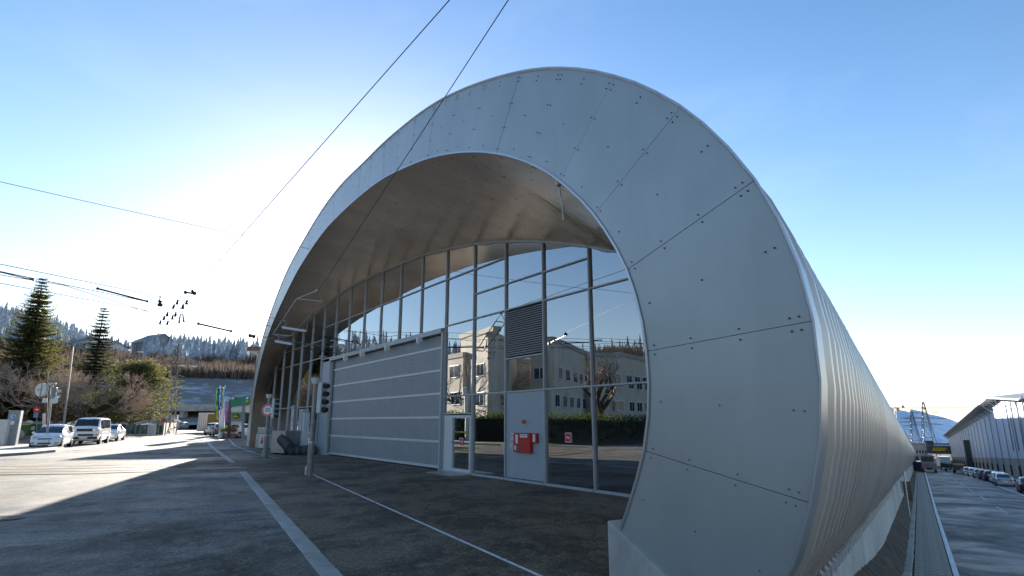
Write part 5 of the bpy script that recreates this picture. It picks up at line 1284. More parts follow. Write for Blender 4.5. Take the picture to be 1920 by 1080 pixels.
# workshop building right of it, behind the arch foot
t = T('neighbour_house', 'pale building with overhanging tiled eave behind the left arch foot', 'building', Gd(548, 74, 0), math.radians(10))
t.part('wall', MB().box((0, 0, 5), (8, 9, 10)), 'offwhite'); t.part('roof', MB().box((0, 0, 10.2), (10, 11, .5)), 'tile'); t.part('soffit_board', MB().box((0, 0, 9.9), (9.6, 10.6, .12)), 'offwhite')
for k in range(3):
    for z_ in (2.2, 5.0, 7.8):
        w = t.part('window', MB().box((-2.6 + k * 2.6, -4.55, z_), (1.2, .14, 1.5)), 'white'); t.part('pane', MB().box((-2.6 + k * 2.6, -4.63, z_), (1.0, .04, 1.3)), 'windowglass', under=w)
t.part('downpipe', MB().rod((-3.9, -4.7, 0), (-3.9, -4.7, 9.8), .09), 'galv')
t = T('dealer_hall', 'low white hall with shop windows behind the tractors', 'building', Gd(505, 84, 0), math.radians(16)); t.part('wall', MB().box((0, 0, 2.0), (10, 8, 4.0)), 'offwhite'); t.part('roof', MB().box((0, 0, 4.15), (10.6, 9, .3)), 'midgrey')
for k in range(5):
    w = t.part('window', MB().box((-4 + k * 2, -4.04, 1.9), (1.7, .1, 2.0)), 'darkgrey'); t.part('pane', MB().box((-4 + k * 2, -4.1, 1.9), (1.5, .04, 1.8)), 'windowglass', under=w)
for k in range(5):
    o = tag(mk('notice_panel', MB().box((0, 0, 3.0), (.9, .08, 2.0)).rod((-.5, 0, 0), (-.5, 0, 4.2), .04).rod((.5, 0, 0), (.5, 0, 4.2), .04), 'offwhite' if k % 2 == 0 else 'midgrey', loc=Gd(437 + k * 3.2, 112, 2.2)), ('leftmost pale','second dark','middle pale','fourth dark','rightmost pale')[k] + ' panel of the row standing above the green banner', 'panel', 'panels standing above the green banner')

# ------------------------------------------------------------------ poles and plant before the hall
def sigpole(base, top, D, label, hat, headpx, sign=None, r=.06):
    t = T('signal_pole', label, 'signal pole', base, local=False); b0 = Vector(base); tp = Vector(top)
    t.part('lower_sleeve', MB().rod(b0, b0.lerp(tp, .36), r * 1.55, r * 1.5, seg=16), 'galv', smooth=40); t.part('sleeve_collar', MB().rod(b0.lerp(tp, .355), b0.lerp(tp, .375), r * 1.7, r * 1.15, seg=16), 'galv', smooth=40)
    t.part('pole', MB().rod(b0.lerp(tp, .36), tp, r, r * .97, seg=16), 'galv', smooth=40)
    t.part('base_cover', MB().box(b0 + Vector((-.10, -.02, .16)), (.07, .12, .26)), 'galv', bevel=.02)
    t.part('top_unit', MB().rod(tp - Vector((0, 0, .06)), tp + Vector((0, 0, .12)), r * 1.6, r * 2.3, seg=18), 'offwhite', smooth=40) if hat else None
    x0, x1, y0, y1 = headpx; c = (P(x0, y0, D) + P(x1, y1, D)) / 2; hgt = (P(x0, y0, D) - P(x0, y1, D)).length; w = (P(x0, y0, D) - P(x1, y0, D)).length
    yaw = math.radians(-22)
    hd = t.part('signal_head', MB().box(c, (w * .95, .30, hgt), yaw), 'offwhite', bevel=.02)
    Rm = Matrix.Rotation(yaw, 3, 'Z')
    for k in range(4):
        z_ = hgt * (.38 - .255 * k); s0 = c + Rm @ Vector((w * .48, -.02, z_))
        v_ = MB(); v_.rod(s0, s0 + Rm @ Vector((.17, -.03, -.015)), hgt * .085, hgt * .075, seg=14); t.part('visor', v_, 'black', under=None)
    for z_ in (.36, -.44): t.part('bracket', MB().rod(c + Vector((0, 0, hgt * z_)), Vector((b0.lerp(tp, .8).x, b0.lerp(tp, .8).y, c.z + hgt * z_)), .022, seg=6), 'steel')
    return t
bA = G(580, 893); DA = 17.55
DA = bA.y * math.cos(PIT) + (bA.z - EYE) * math.sin(PIT)
sigpole(bA, P(591.5, 716, DA), DA, 'galvanised pole with four-visor signal head, nearest to the roller gate', True, (599, 609, 717, 774), r=.062)
bB = G(497, 857); DB = bB.y * math.cos(PIT) + (bB.z - EYE) * math.sin(PIT)
sp = sigpole(bB, P(505, 744, DB), DB, 'galvanised pole with a round 30 speed limit sign and signal head', True, (512, 518.5, 748, 784), r=.075)
c = P(502, 769, DB - .12); dsc = MB().rod(c + Vector((0, .012, 0)), c + Vector((.0, -.012, 0)), .272, seg=32); sg = tag(mk('speed_sign', dsc, 'redsign', origin=c), 'round speed limit sign reading 30 with a red ring', 'traffic sign')
mk('white_field', MB().rod(c + Vector((0, -.013, 0)), c + Vector((0, -.018, 0)), .205, seg=32), 'white', parent=sg, origin=c)
mk('outer_edge', MB().rod(c + Vector((0, .010, 0)), c + Vector((0, -.008, 0)), .285, seg=32), 'white', parent=sg, origin=c)
mk('numerals', text_mb('30', .27, c + Vector((0, -.022, 0)), (1, 0, 0), (0, 0, 1), .004), 'black', parent=sg, origin=c)
# heater unit with duct
DH = 27.0
hb = G(523, 852); DH = hb.y * math.cos(PIT) + (hb.z - EYE) * math.sin(PIT)
t = T('heater_unit', 'silvery mobile heater box wrapped in foil beside the glass front', 'heater', hb, math.radians(-34))
t.part('case', MB().box((-.10, .45, .62), (1.15, .95, 1.12)), 'steel', bevel=.02); t.part('foil_cover', MB().box((-.10, -.045, .62), (1.12, .03, 1.08)), 'galv'); t.part('flue', MB().rod((.25, .5, 1.18), (.25, .5, 2.3), .13, seg=14), 'galv', smooth=40); t.part('flue_cap', MB().rod((.25, .5, 2.32), (.25, .5, 2.48), .17, .10, seg=14), 'galv')
t.part('skid', MB().box((-.45, .45, .03), (.10, .95, .06)).box((.3, .45, .03), (.10, .95, .06)), 'black')
pts = [P(528, 822, DH + .1), P(534, 829, DH - .2), P(541, 838, DH - .5), P(548, 844, DH - .6), P(556, 845, DH - .6), P(566, 845, DH - .5), P(577, 845, DH - .3), P(590, 844, DH + .2)]
pp2 = []; 
for p, q_ in zip(pts, pts[1:]): pp2 += [p.lerp(q_, k / 6) for k in range(6)]
rs = [.245 + .03 * (1 if k % 2 else -1) for k in range(len(pp2))]
mkd = MB().tube(pp2, .20, seg=16, rs=rs); tag(mk('ventilation_duct', mkd, 'darkgrey', origin=pts[3], smooth=True), 'black ribbed flexible duct running from the heater toward the gate', 'duct')
o = G(488, 845); t = T('gas_bottle_box', 'pale metal box with a red flame mark beside the arch foot', 'box', o, math.radians(-30)); t.part('case', MB().box((0, .3, .55), (.60, .5, .8)), 'offwhite', bevel=.02); t.part('upper_case', MB().box((-.05, .3, 1.15), (.8, .55, .36)), 'galv', bevel=.02); t.part('flame_mark', MB().prism([(-.10, .04, .45), (.0, .04, .35), (.12, .04, .48), (.08, .04, .65), (.0, .04, .80), (-.04, .04, .62)], (0, -.01, 0)), 'redsign')
# white cabinet and ladder by the pillar
o = gp(22.9, 0, .5); t = T('gate_control_cabinet', 'white upright gate control cabinet with a narrow ladder beside the gate pillar', 'cabinet', o, GA); t.part('case', MB().box((.0, .2, 1.15), (.62, .35, 2.3)), 'alu', bevel=.01); t.part('door', MB().box((-.48, .2, 1.1), (.26, .30, 2.0)), 'whitealu', bevel=.01)
for s_ in (.7, 1.05): t.part('ladder_rail', MB().rod((s_, .55, 0), (s_, .5, 2.4), .02, seg=6), 'alu')
for k in range(6): t.part('rung', MB().rod((.7, .53, .35 + k * .36), (1.05, .53, .35 + k * .36), .014, seg=6), 'alu')

# ------------------------------------------------------------------ overhead lines
def wire(pts, r, label, mt='black', name='overhead_wire', sag=0.0, group=None):
    full = []
    for p, q_ in zip(pts, pts[1:]): full += [p.lerp(q_, k / 10) - Vector((0, 0, sag * 4 * (k / 10) * (1 - k / 10))) for k in range(10)]
    full.append(pts[-1]); return tag(mk(name, MB().tube(full, r, seg=5), mt, origin=pts[0]), label, 'wire', group)
wire([P(848, -6, 8.6) + (P(848, -6, 8.6) - P(361, 546, 19.0)) * .8, P(848, -6, 8.6), P(361, 546, 19.0)], .0085, 'long dark span wire rising from the insulator cluster to the top of the picture')
wire([P(958, -8, 8.6) + (P(958, -8, 8.6) - P(597, 546, 21.0)) * .8, P(958, -8, 8.6), P(597, 546, 21.0)], .0085, 'long dark span wire crossing the arch down to the wire frame under the soffit')
wire([P(-20, 336, 16), P(560, 462, 24.5), P(640, 474, 28)], .010, 'thin wire sloping from the left edge toward the arch side', 'midgrey', sag=.05)
c1 = [P(-20, 491, 13), P(300, 556, 20), P(500, 594, 26), P(640, 622, 30)]
c2 = [P(-20, 505, 13), P(230, 556, 20), P(300, 571, 21.5), P(505, 611, 27), P(690, 650, 31)]
c3 = [P(-20, 527, 14), P(290, 585, 21), P(375, 604, 24), P(500, 634, 29), P(742, 668, 27)]
c4 = [P(-20, 512, 13.5), P(120, 535, 16.5), P(320, 598, 22), P(475, 628, 28), P(660, 660, 30)]
wire(c1, .010, 'uppermost of the thin tram contact lines left of the arch', 'midgrey'); wire(c2, .012, 'second tram contact line carrying the upright bracket', 'darkgrey'); wire(c3, .010, 'lowest tram contact line, ending over the roller gate', 'midgrey'); wire(c4, .010, 'tram contact line passing under the hook shaped clip', 'darkgrey')
def barw(pa, pb, r, label): tag(mk('wire_clamp', MB().rod(pa, pb, r, seg=6).ball(pa, r * 1.5, 7, 5).ball(pb, r * 1.5, 7, 5), 'black', origin=pa), label, 'clamp bar')
barw(P(183, 541, 17.6), P(276, 565, 19.4), .030, 'long dark insulating bar on the contact line above the slender spruce')
barw(P(372, 607, 24), P(433, 621, 26), .040, 'dark insulating bar on the lowest line above the hill forest')
barw(P(-10, 507, 13.2), P(62, 524, 14.8), .026, 'dark insulating bar at the left edge above the tall spruce')
barw(P(469, 629.5, 27.5), P(476, 631, 27.9), .06, 'short dark clamp close to the arch rim')
# insulator cluster
ctr = P(361, 546, 19); t = T('wire_insulator_set', 'dark cluster of insulators hanging in two strings below the long span wire', 'insulators', ctr, local=False)
t.part('yoke', MB().rod(P(348, 548, 19), P(366, 551, 19), .028, seg=6).ball(P(348, 548, 19), .06, 8, 6).ball(P(365, 550, 19), .06, 8, 6).ball(P(361, 546, 19), .05, 8, 6), 'black')
for (xa, ya), (xb, yb) in (((347, 550), (300, 606)), ((363, 553), (314, 606))):
    p, q_ = P(xa, ya, 19), P(xb, yb, 21.5); t.part('string_wire', MB().rod(p, q_, .010, seg=5), 'galv')
    for u in ((.28, .42, .68, .82, .98) if xa == 347 else (.24, .38, .66, .78, .99)):
        c = p.lerp(q_, u); t.part('insulator', MB().rod(c - Vector((0, 0, .07)), c + Vector((0, 0, .06)), .055, .03, seg=10).rod(c + Vector((0, 0, .03)), c + Vector((0, 0, .10)), .02, seg=6), 'black')
t = T('wire_bracket', 'upright dark bracket standing on the second contact line', 'bracket', P(300, 571, 21.5), local=False); t.part('rod', MB().rod(P(300, 572, 21.5), P(301, 551, 21.5), .045, .02, seg=7), 'black'); t.part('clip', MB().rod(P(297, 571, 21.5), P(303, 572, 21.5), .07, seg=6).rod(P(297.5, 564.5, 21.5), P(302.5, 566, 21.5), .05, seg=6), 'black')
b = MB().tube([P(336, 604, 22.5), P(337.5, 593, 22.5), P(340, 588, 22.5), P(343, 590, 22.5), P(344, 602, 22.5)], .025).ball(P(336, 604, 22.5), .045, 7, 5).ball(P(344.5, 602, 22.5), .045, 7, 5); tag(mk('wire_hook', b, 'black', origin=P(340, 600, 22.5)), 'hook shaped dark clip on the contact line right of the insulators', 'clip')
# frame under the soffit
DF = 21.0; fo = P(557, 560, DF)
t = T('hanging_steelwork', 'slender steel frame hanging under the soffit that carries the contact lines', 'wire frame', fo, local=False)
FR = [(557, 560), (605, 565.5), (546, 630), (512, 627)]; fpz = [P(x_, y_, DF + (y_ - 560) * .02) for x_, y_ in FR]
for k, nm in enumerate(('top_bar', 'side_bar', 'bottom_bar', 'side_bar')): t.part(nm, MB().rod(fpz[k], fpz[(k + 1) % 4], .022, seg=6), 'galv')
t.part('hanger', MB().rod(P(594, 545, 21), fpz[0], .018, seg=5).rod(P(594, 545, 21), fpz[1], .012, seg=5).ball(P(594, 545, 21), .05, 7, 5), 'galv')
for (xa, ya, xb, yb) in ((529, 614, 574, 621), (516, 640, 548, 645.5)):
    i_ = t.part('insulator_bar', MB().rod(P(xa, ya, DF + .6), P(xb, yb, DF + .6), .050, seg=8), 'whitealu'); 
    t.part('clamp', MB().rod(P(xa + 5, ya - 12, DF + .6), P(xa + 8, ya + 1, DF + .6), .02, seg=5).rod(P(xb + 3, yb - 14, DF + .6), P(xb, yb + 2, DF + .6), .02, seg=5).ball(P(xa + 5, ya - 12, DF + .6), .045, 6, 5).ball(P(xb, yb, DF + .6), .055, 6, 5), 'steel', under=i_)
t.part('lower_hoop', MB().tube([P(512, 627, DF + .8), P(530, 633, DF + .8), P(550, 628, DF + .8)], .018), 'steel')
# rods carrying the lines to the gate
barw(P(609, 631, 24), gp(15.4, 5.05, .7), .022, 'dark feeder rod from the wire frame to the gate lintel, upper one')
barw(P(570, 653, 25), gp(18.2, 4.85, .7), .022, 'dark feeder rod from the wire frame to the gate lintel, lower one')
wire([P(575, 612, 22.0), P(640, 618, 26), P(742, 633, 25)], .010, 'thin cable running from the wire frame across the upper panes', 'darkgrey')
tag(mk('cable_stay', MB().rod(P(667, 638, 24), P(674, 648, 24), .014, seg=5).rod(P(681, 639, 24), P(674, 648, 24), .014, seg=5).rod(P(667, 638, 24), P(670, 646, 24), .01, seg=4), 'black', origin=P(674, 648, 24)), 'small dark V shaped stay over the feeder rods', 'stay')
# ------------------------------------------------------------------ building, hedge and lawn across the street (mirrored in the glass)
def mir(p):
    p = Vector(p); return p - GN * (2 * (p - FA).dot(GN))
def mg(x, D, z=0.0): return mir(Gd(x, D, z))
of = T('office_building', 'grey concrete office block with strips of windows across the street, mirrored in the glass', 'building', mg(950, 66), local=False)
def wall_run(pa, pb, h, wins, mt='render', thick=8.0, off=0.0, z0w=(1.1, 3.9, 6.8), rail=True):
    """pa, pb: ground ends in real space, facade seen on the side of the camera's mirror image"""
    d = (pb - pa); L_ = d.length; d.normalize(); n = Vector((d.y, -d.x, 0))
    if n.dot(mir(Vector((0, 0, 0))) - (pa + pb) / 2) < 0: n = -n
    ang = math.atan2(d.y, d.x); c = (pa + pb) / 2
    of.part('wall_block', MB().box(c - n * thick / 2 + Vector((0, 0, h / 2)), (L_, thick, h), ang), mt)
    if rail: of.part('roof_edge', MB().box(c - n * thick / 2 + Vector((0, 0, h + .10)), (L_ + .3, thick + .3, .5), ang), 'concrete')
    for u, fl_, w in wins:
        z = z0w[fl_]; p = pa + d * (u * L_)
        f = of.part('window', MB().box(p + n * .03 + Vector((0, 0, z)), (w, .16, 1.35), ang), 'white')
        k = max(1, round(w / .95))
        for q_ in range(k): of.part('pane', MB().box(p + d * ((q_ + .5) * w / k - w / 2) + n * .12 + Vector((0, 0, z)), (w / k - .14, .03, 1.15), ang), 'windowglass', under=f)
    return n, d, L_
wr = lambda us, fls, w: [(u, f, w) for f in fls for u in us]
wall_run(mg(800, 68), mg(872, 61), 8.4, wr((.25, .78), (0, 1, 2), 1.9))
wall_run(mg(866, 63), mg(922, 56.5), 10.6, wr((.18,), (1, 2), 1.9) + wr((.62,), (0, 1, 2), 1.9) + [(.9, 0, 1.2)], thick=.6)
wall_run(mg(922, 56.5), mg(1000, 74), 10.0, wr((.2, .4, .6, .8), (0, 1), 1.8), thick=.5)
wall_run(mg(990, 62), mg(1037, 60), 10.0, wr((.4,), (0, 1, 2), 1.6), thick=.6)
wall_run(mg(1037, 60), mg(1112, 76), 10.2, wr((.12, .28, .44, .60, .76, .92), (0, 1, 2), 1.5), thick=.6)
wall_run(mg(1112, 72), mg(1170, 74), 9.6, wr((.2, .5, .8), (0, 1, 2), 2.0), thick=8)
wall_run(mg(1170, 74), mg(1300, 96), 9.8, wr((.1, .2, .3, .4, .5, .6, .7, .8, .9), (0, 1, 2), 1.7), thick=.6)
# a pale post and hedge, lawn, pavement edges
tag(mk('white_column', MB().rod(mg(876, 51), mg(876, 51, 4.4), .20, seg=14), 'white', origin=mg(876, 51), smooth=40), 'white column across the street, mirrored in the entrance door glass', 'column')
def leaf_box(name, label, pa, pb, w, h, seed, n):
    q_ = random.Random(seed); b = MB(); core = MB(); d = pb - pa; L_ = d.length; d.normalize(); nn = Vector((d.y, -d.x, 0))
    core.box((pa + pb) / 2 + Vector((0, 0, h * .42)), (L_ * .97, w * .6, h * .84), math.atan2(d.y, d.x))
    for i in range(n):
        p = pa + d * (q_.random() * L_) + nn * q_.uniform(-.5, .5) * w + Vector((0, 0, h * (.05 + .95 * q_.random() ** .7) * q_.uniform(.85, 1.12)))
        v = Vector((q_.uniform(-1, 1), q_.uniform(-1, 1), q_.uniform(-.2, 1))).normalized() * .14; s_ = v.orthogonal().normalized() * .05
        b.add([p, p + v * .5 + s_, p + v, p + v * .5 - s_], [(0, 1, 2, 3)])
    t = T(name, label, 'hedge', pa, local=False); t.part('foliage', b, 'hedge'); t.part('inner_branches', core, 'black'); return t
leaf_box('hedge', 'dark green clipped hedge before the office block, left part of the reflection', mg(832, 53), mg(955, 50), 1.4, 2.3, 1, 6000)
leaf_box('hedge', 'long dark hedge along the pavement, right part of the reflection', mg(1020, 46), mg(1230, 50), 1.4, 2.2, 2, 9000)
def poly(name, pts, mt, z): 
    b = MB(); b.add([(p.x, p.y, z) for p in pts], [tuple(range(len(pts)))]); 
    o = mk(name, b, mt)
    if o.data.polygons[0].normal.z < 0: o.data.flip_normals()
    o['kind'] = 'structure'; return o
poly('lawn', [mg(832, 51), mg(850, 49), mg(960, 44.5), mg(1000, 44), mg(1250, 48), mg(1250, 60), mg(832, 60)], 'grass', .02)
bare_tree(mg(1128, 50), 8, .8, 71, 'bare tree with thick trunk before the office block, in the right pane', r0=.35, trunk_h=.4, levels=4)

# ------------------------------------------------------------------ unseen block added behind the hall to shade the lower street and warehouse
w = T('added_shade_block', 'tall plain unseen block added behind the hall roof to cast shade', 'building', AL(250, -38, -10), local=False)
def wbox(a0, a1, l0, l1, z0, z1): return MB().prism([AL(a0, l0, z0), AL(a1, l0, z0), AL(a1, l1, z0), AL(a0, l1, z0)], (0, 0, z1 - z0))
w.part('wall', wbox(60, 236, -60, -36, -12, 17.3), 'wallconc'); w.part('rear_wall', wbox(236, 480, -60, -36, -24, 27), 'wallconc')
w.part('roof', wbox(59, 235.9, -61, -35, 17.3, 17.8), 'roofmetal'); w.part('rear_roof', wbox(236.1, 481, -61, -35, 27, 27.6), 'roofmetal')

# ------------------------------------------------------------------ warehouse on the right
WL = 15.2
wh = T('warehouse', 'long warehouse with white metal cladding over a concrete base and downpipes', 'warehouse', AL(160, WL, zr(160)), local=False)
def wz(a): return -1.458 - 0.0461 * a
a0 = 118.0; k = 0; bays = []
while a0 < 420: bays.append(a0); a0 += 12.4
EH = 15.3; BH = 3.15          # eave and boundary height above the street
def drp(a): return max(0.0, 157 - a) * .085
for k, (x0, x1) in enumerate(zip(bays, bays[1:])):
    g_ = .03
    def q4(l, h0, h1, l2=None): l2 = l if l2 is None else l2; return [AL(x0 + g_, l, wz(x0) + h0), AL(x1 - g_, l, wz(x1) + h0), AL(x1 - g_, l2, wz(x1) + h1 - (drp(x1) if h1 > 9 else 0)), AL(x0 + g_, l2, wz(x0) + h1 - (drp(x0) if h1 > 9 else 0))]
    n_ = LT * .3
    wh.part('base_panel', MB().prism(q4(WL + .05, -.3, BH), n_), 'wallconc')
    wh.part('wall_panel', MB().prism(q4(WL, BH + .03, EH - .6), n_), 'wallwhite')
wh.part('inner_wall', MB().prism([AL(117, WL + .4, wz(117) - .3), AL(420, WL + .4, wz(420) - .3), AL(420, WL + .4, wz(420) + EH - 1), AL(157, WL + .4, wz(157) + EH - 1), AL(117, WL + .4, wz(117) + EH - 4.5)], LT * .2), 'darkgrey')
e0, e1 = 157.0, 420.0
def roofpt(a, l, h): return AL(a, l, wz(a) + h)
wh.part('roof', MB().prism([roofpt(e0, WL - 1.9, EH - .25), roofpt(e1, WL - 1.9, EH - .25), roofpt(e1, WL + 14, EH + 1.6), roofpt(e0, WL + 14, EH + 1.6)], (0, 0, .25)), 'roofmetal')
wh.part('front_roof', MB().prism([roofpt(117, WL - 1.4, EH - .25 - drp(117)), roofpt(156.9, WL - 1.9, EH - .27), roofpt(156.9, WL + 14, EH + 1.5), roofpt(117, WL + 14, EH - 1.5)], (0, 0, .25)), 'roofmetal')
wh.part('gutter', MB().rod(roofpt(e0, WL - 2.0, EH - .35), roofpt(e1, WL - 2.0, EH - .35), .17, seg=8), 'galv')
wh.part('verge_board', MB().rod(roofpt(117, WL - 1.5, EH - .2 - drp(117)), roofpt(157, WL - 2.0, EH - .2), .14, seg=6), 'galv')
for k, x0 in enumerate(bays):
    for xq in [q_ for q_ in (x0, x0 + 6.2) if q_ > 157]:
      b = MB().rod(roofpt(xq, WL - 1.7, EH - .5), roofpt(xq, WL, EH - 2.0), .07, seg=5).box(roofpt(xq, WL - .9, EH - .55), (2.0, .16, .28), math.atan2(LT.y, LT.x)).rod(roofpt(xq, WL - .06, EH - 2.2), roofpt(xq, WL - .06, EH - .5), .06, seg=5)
      wh.part('eave_bracket', b, 'galv')
    if True:
        dd_ = drp(x0 + 1) + (0.0)
        EHs = EH; EH = EH - dd_
        pts = [roofpt(x0 + 1, WL - 1.9, EH - .45), roofpt(x0 + 1, WL - 1.8, EH - 1.3), roofpt(x0 + 1, WL - 1.0, EH - 1.9), roofpt(x0 + 1, WL - .12, EH - 2.6), roofpt(x0 + 1, WL - .12, .1)]
        EH = EHs
        wh.part('downpipe', MB().tube(pts, .07, seg=7), 'galv', smooth=50)
        wh.part('pipe_foot', MB().rod(roofpt(x0 + 1, WL - .14, 0), roofpt(x0 + 1, WL - .14, 1.9), .14, seg=8), 'rubber')
for k in range(16): wh.part('wall_plate', MB().box(AL(126 + k * 7.5, WL - .02, wz(126 + k * 7.5) + 1.3), (.05, .5, .55), rzz), 'offwhite')
wh.part('canopy_door', MB().box(AL(262, WL - .8, wz(262) + 4.5), (1.6, 5, 9), rzz), 'darkgrey')
for k in range(4): wh.part('frame_post', MB().box(roofpt(123 + k * 7, WL - .5, EH / 2 + 1.0), (.22, .22, EH - 7), rzz), 'steel')

# parked cars along it
rz_ = math.atan2(AX2.y, AX2.x) - math.pi / 2
def lowcar(nm, label, st, body, a, l, cab, rz=0, ax_=(-1.35, 1.38)):
    c = car(nm, label, 'car', st, body, AL(a, l, zr(a) + .01), rz_ + rz, group='cars parked along the warehouse', axles=ax_, cabin=cab, detail=True); c.e.rotation_euler[0] = 0; return c
lowcar('parked_car', 'dark saloon with red tail lights, nearest of the cars along the warehouse', SEDAN, 'cardark', 77, 7.6 + .9, SC_, -.04)
lowcar('parked_car', 'silver grey saloon, second nearest along the warehouse', SEDAN, 'carsilver', 93, 8.0, SC_)
lowcar('parked_car', 'white estate car just beyond the silver saloon', ESTATE, 'carwhite', 100, 8.2, EC)
lowcar('parked_car', 'small dark car fourth in the row along the warehouse', HATCH, 'cardark', 108, 8.0, HC, 0, (-1.22, 1.28))
lowcar('parked_car', 'pale blue hatchback in the middle of the row', HATCH, 'carblue', 115, 7.9, HC, 0, (-1.22, 1.28))
lowcar('parked_car', 'silver saloon sixth in the row along the warehouse', SEDAN, 'carsilver', 123, 7.8, SC_)
lowcar('parked_car', 'white hatchback farthest but one in the row', HATCH, 'carwhite', 133, 7.6, HC, 0, (-1.22, 1.28))
lowcar('parked_car', 'white saloon at the far end of the row, by the dark trailers', SEDAN, 'carwhite', 142, 7.4, SC_)
# lorry driving away
lo = T('flatbed_lorry', 'grey flatbed lorry with amber tail panels at the far end of the lower street', 'lorry', AL(158, 1.6, zr(158)), rz_)
lo.part('bed', MB().box((0, -1.0, 1.55), (2.5, 7.6, .9)), 'darkgrey', bevel=.04); lo.part('tailboard', MB().box((0, -4.84, 1.55), (2.46, .08, .86)), 'midgrey'); lo.part('chassis', MB().box((0, 0, .9), (1.0, 9.2, .3)), 'black')
lo.part('cab', MB().prism([(-1.2, 3.2, .8), (-1.2, 5.1, .8), (-1.2, 5.1, 2.2), (-1.2, 4.7, 3.2), (-1.2, 3.2, 3.2)], (2.4, 0, 0)), 'midgrey', bevel=.08); lo.part('roof_beacons', MB().box((0, 3.9, 3.35), (1.9, .3, .18)), 'lightblue'); lo.part('rear_window', MB().box((0, 3.17, 2.6), (1.6, .04, .6)), 'windowglass')
lo.part('crane_arm', MB().box((0, 2.7, 2.4), (2.0, .4, 1.2)), 'rust')
for s_ in (-1, 1):
    lo.part('tail_panel', MB().box((s_ * .82, -4.92, 1.0), (.62, .06, .24)), 'amber')
    for y_ in (-3.2, -1.9, 4.1):
        wt_ = lo.part('wheel', MB().rod((s_ * .85, y_, .5), (s_ * 1.22, y_, .5), .5, seg=16), 'rubber'); lo.part('hub', MB().rod((s_ * 1.2, y_, .5), (s_ * 1.25, y_, .5), .2, seg=10), 'hub', under=wt_)
lo.part('bumper', MB().box((0, -4.9, .65), (2.3, .12, .12)), 'steel')
t = T('dark_van', 'dark van standing left of the lorry in the shade of the hall', 'van', AL(150, -.6, zr(150)), rz_)
t.part('body', MB().prism([(-.9, -2.6, .4), (-.9, 2.6, .4), (-.9, 2.6, 1.2), (-.9, 1.6, 1.9), (-.9, 1.2, 2.2), (-.9, -2.6, 2.2)], (1.8, 0, 0)), 'cardark', bevel=.08); t.part('rear_window', MB().box((0, -2.62, 1.7), (1.4, .04, .5)), 'carglass')
for s_ in (-1, 1):
    t.part('tail_light', MB().box((s_ * .78, -2.62, 1.1), (.14, .05, .4)), 'taillight')
    for y_ in (-1.7, 1.7): t.part('wheel', MB().rod((s_ * .72, y_, .36), (s_ * .94, y_, .36), .36, seg=14), 'rubber')
lab = ('dark loaded trailer beyond the row of parked cars, nearest one', 'dark loaded trailer with brown load beyond the nearer trailer', 'dark box trailer by the canopy door')
for k, (a_, l_) in enumerate(((150, 6.4), (160, 6.9), (172, 5.6))):
    t = T('trailer', lab[k], 'trailer', AL(a_, l_, zr(a_)), rz_ + .2 * k, 'dark trailers by the warehouse'); t.part('bed', MB().box((0, 0, .9), (2.0, 4.6, .2)), 'darkgrey'); t.part('load', MB().box((0, .2, 1.4), (1.8, 3.8, .8)), ('brown', 'rust', 'darkgrey')[k], bevel=.1)
    for s_ in (-1, 1): t.part('wheel', MB().rod((s_ * .85, -.4, .36), (s_ * 1.05, -.4, .36), .36, seg=12), 'rubber')
    t.part('drawbar', MB().rod((0, 2.3, .6), (0, 3.6, .5), .06), 'steel')
t = T('white_lorry', 'white lorry parked at the far end before the yellow lettered building', 'lorry', AL(196, 5.4, zr(196)), rz_ + .1); t.part('box_body', MB().box((0, 0, 2.0), (2.3, 5, 2.6)), 'carwhite', bevel=.05); t.part('cab', MB().box((0, 3.4, 1.6), (2.2, 1.6, 2.2)), 'carsilver', bevel=.1)
for s_ in (-1, 1):
    for y_ in (-1.5, 3.2): t.part('wheel', MB().rod((s_ * .8, y_, .45), (s_ * 1.1, y_, .45), .45, seg=12), 'rubber')
# post and railing at the end of the plinth
pb = AL(38, -.74, zr(38) + .0); t = T('rail_post', 'tall bent galvanised post rising from the earth bank beside the hall', 'post', pb, local=False); t.part('post', MB().tube([pb, AL(38.2, -.74, zr(38) + 2.35), AL(37.6, -.92, zr(38) + 2.62)], .035), 'galv', smooth=50)
rw = T('retaining_block', 'brown boarded retaining block closing the earth bank', 'retaining wall', AL(50, -.9, zr(50)), local=False)
for k in range(7): rw.part('board', MB().box(AL(50, -.92, zr(50) + .12 + k * .2), (.5, .16, .185), rzz), 'brown')
rw.part('footing', MB().box(AL(50.2, -.92, zr(50) + .0), (.62, .7, .2), rzz), 'concrete')

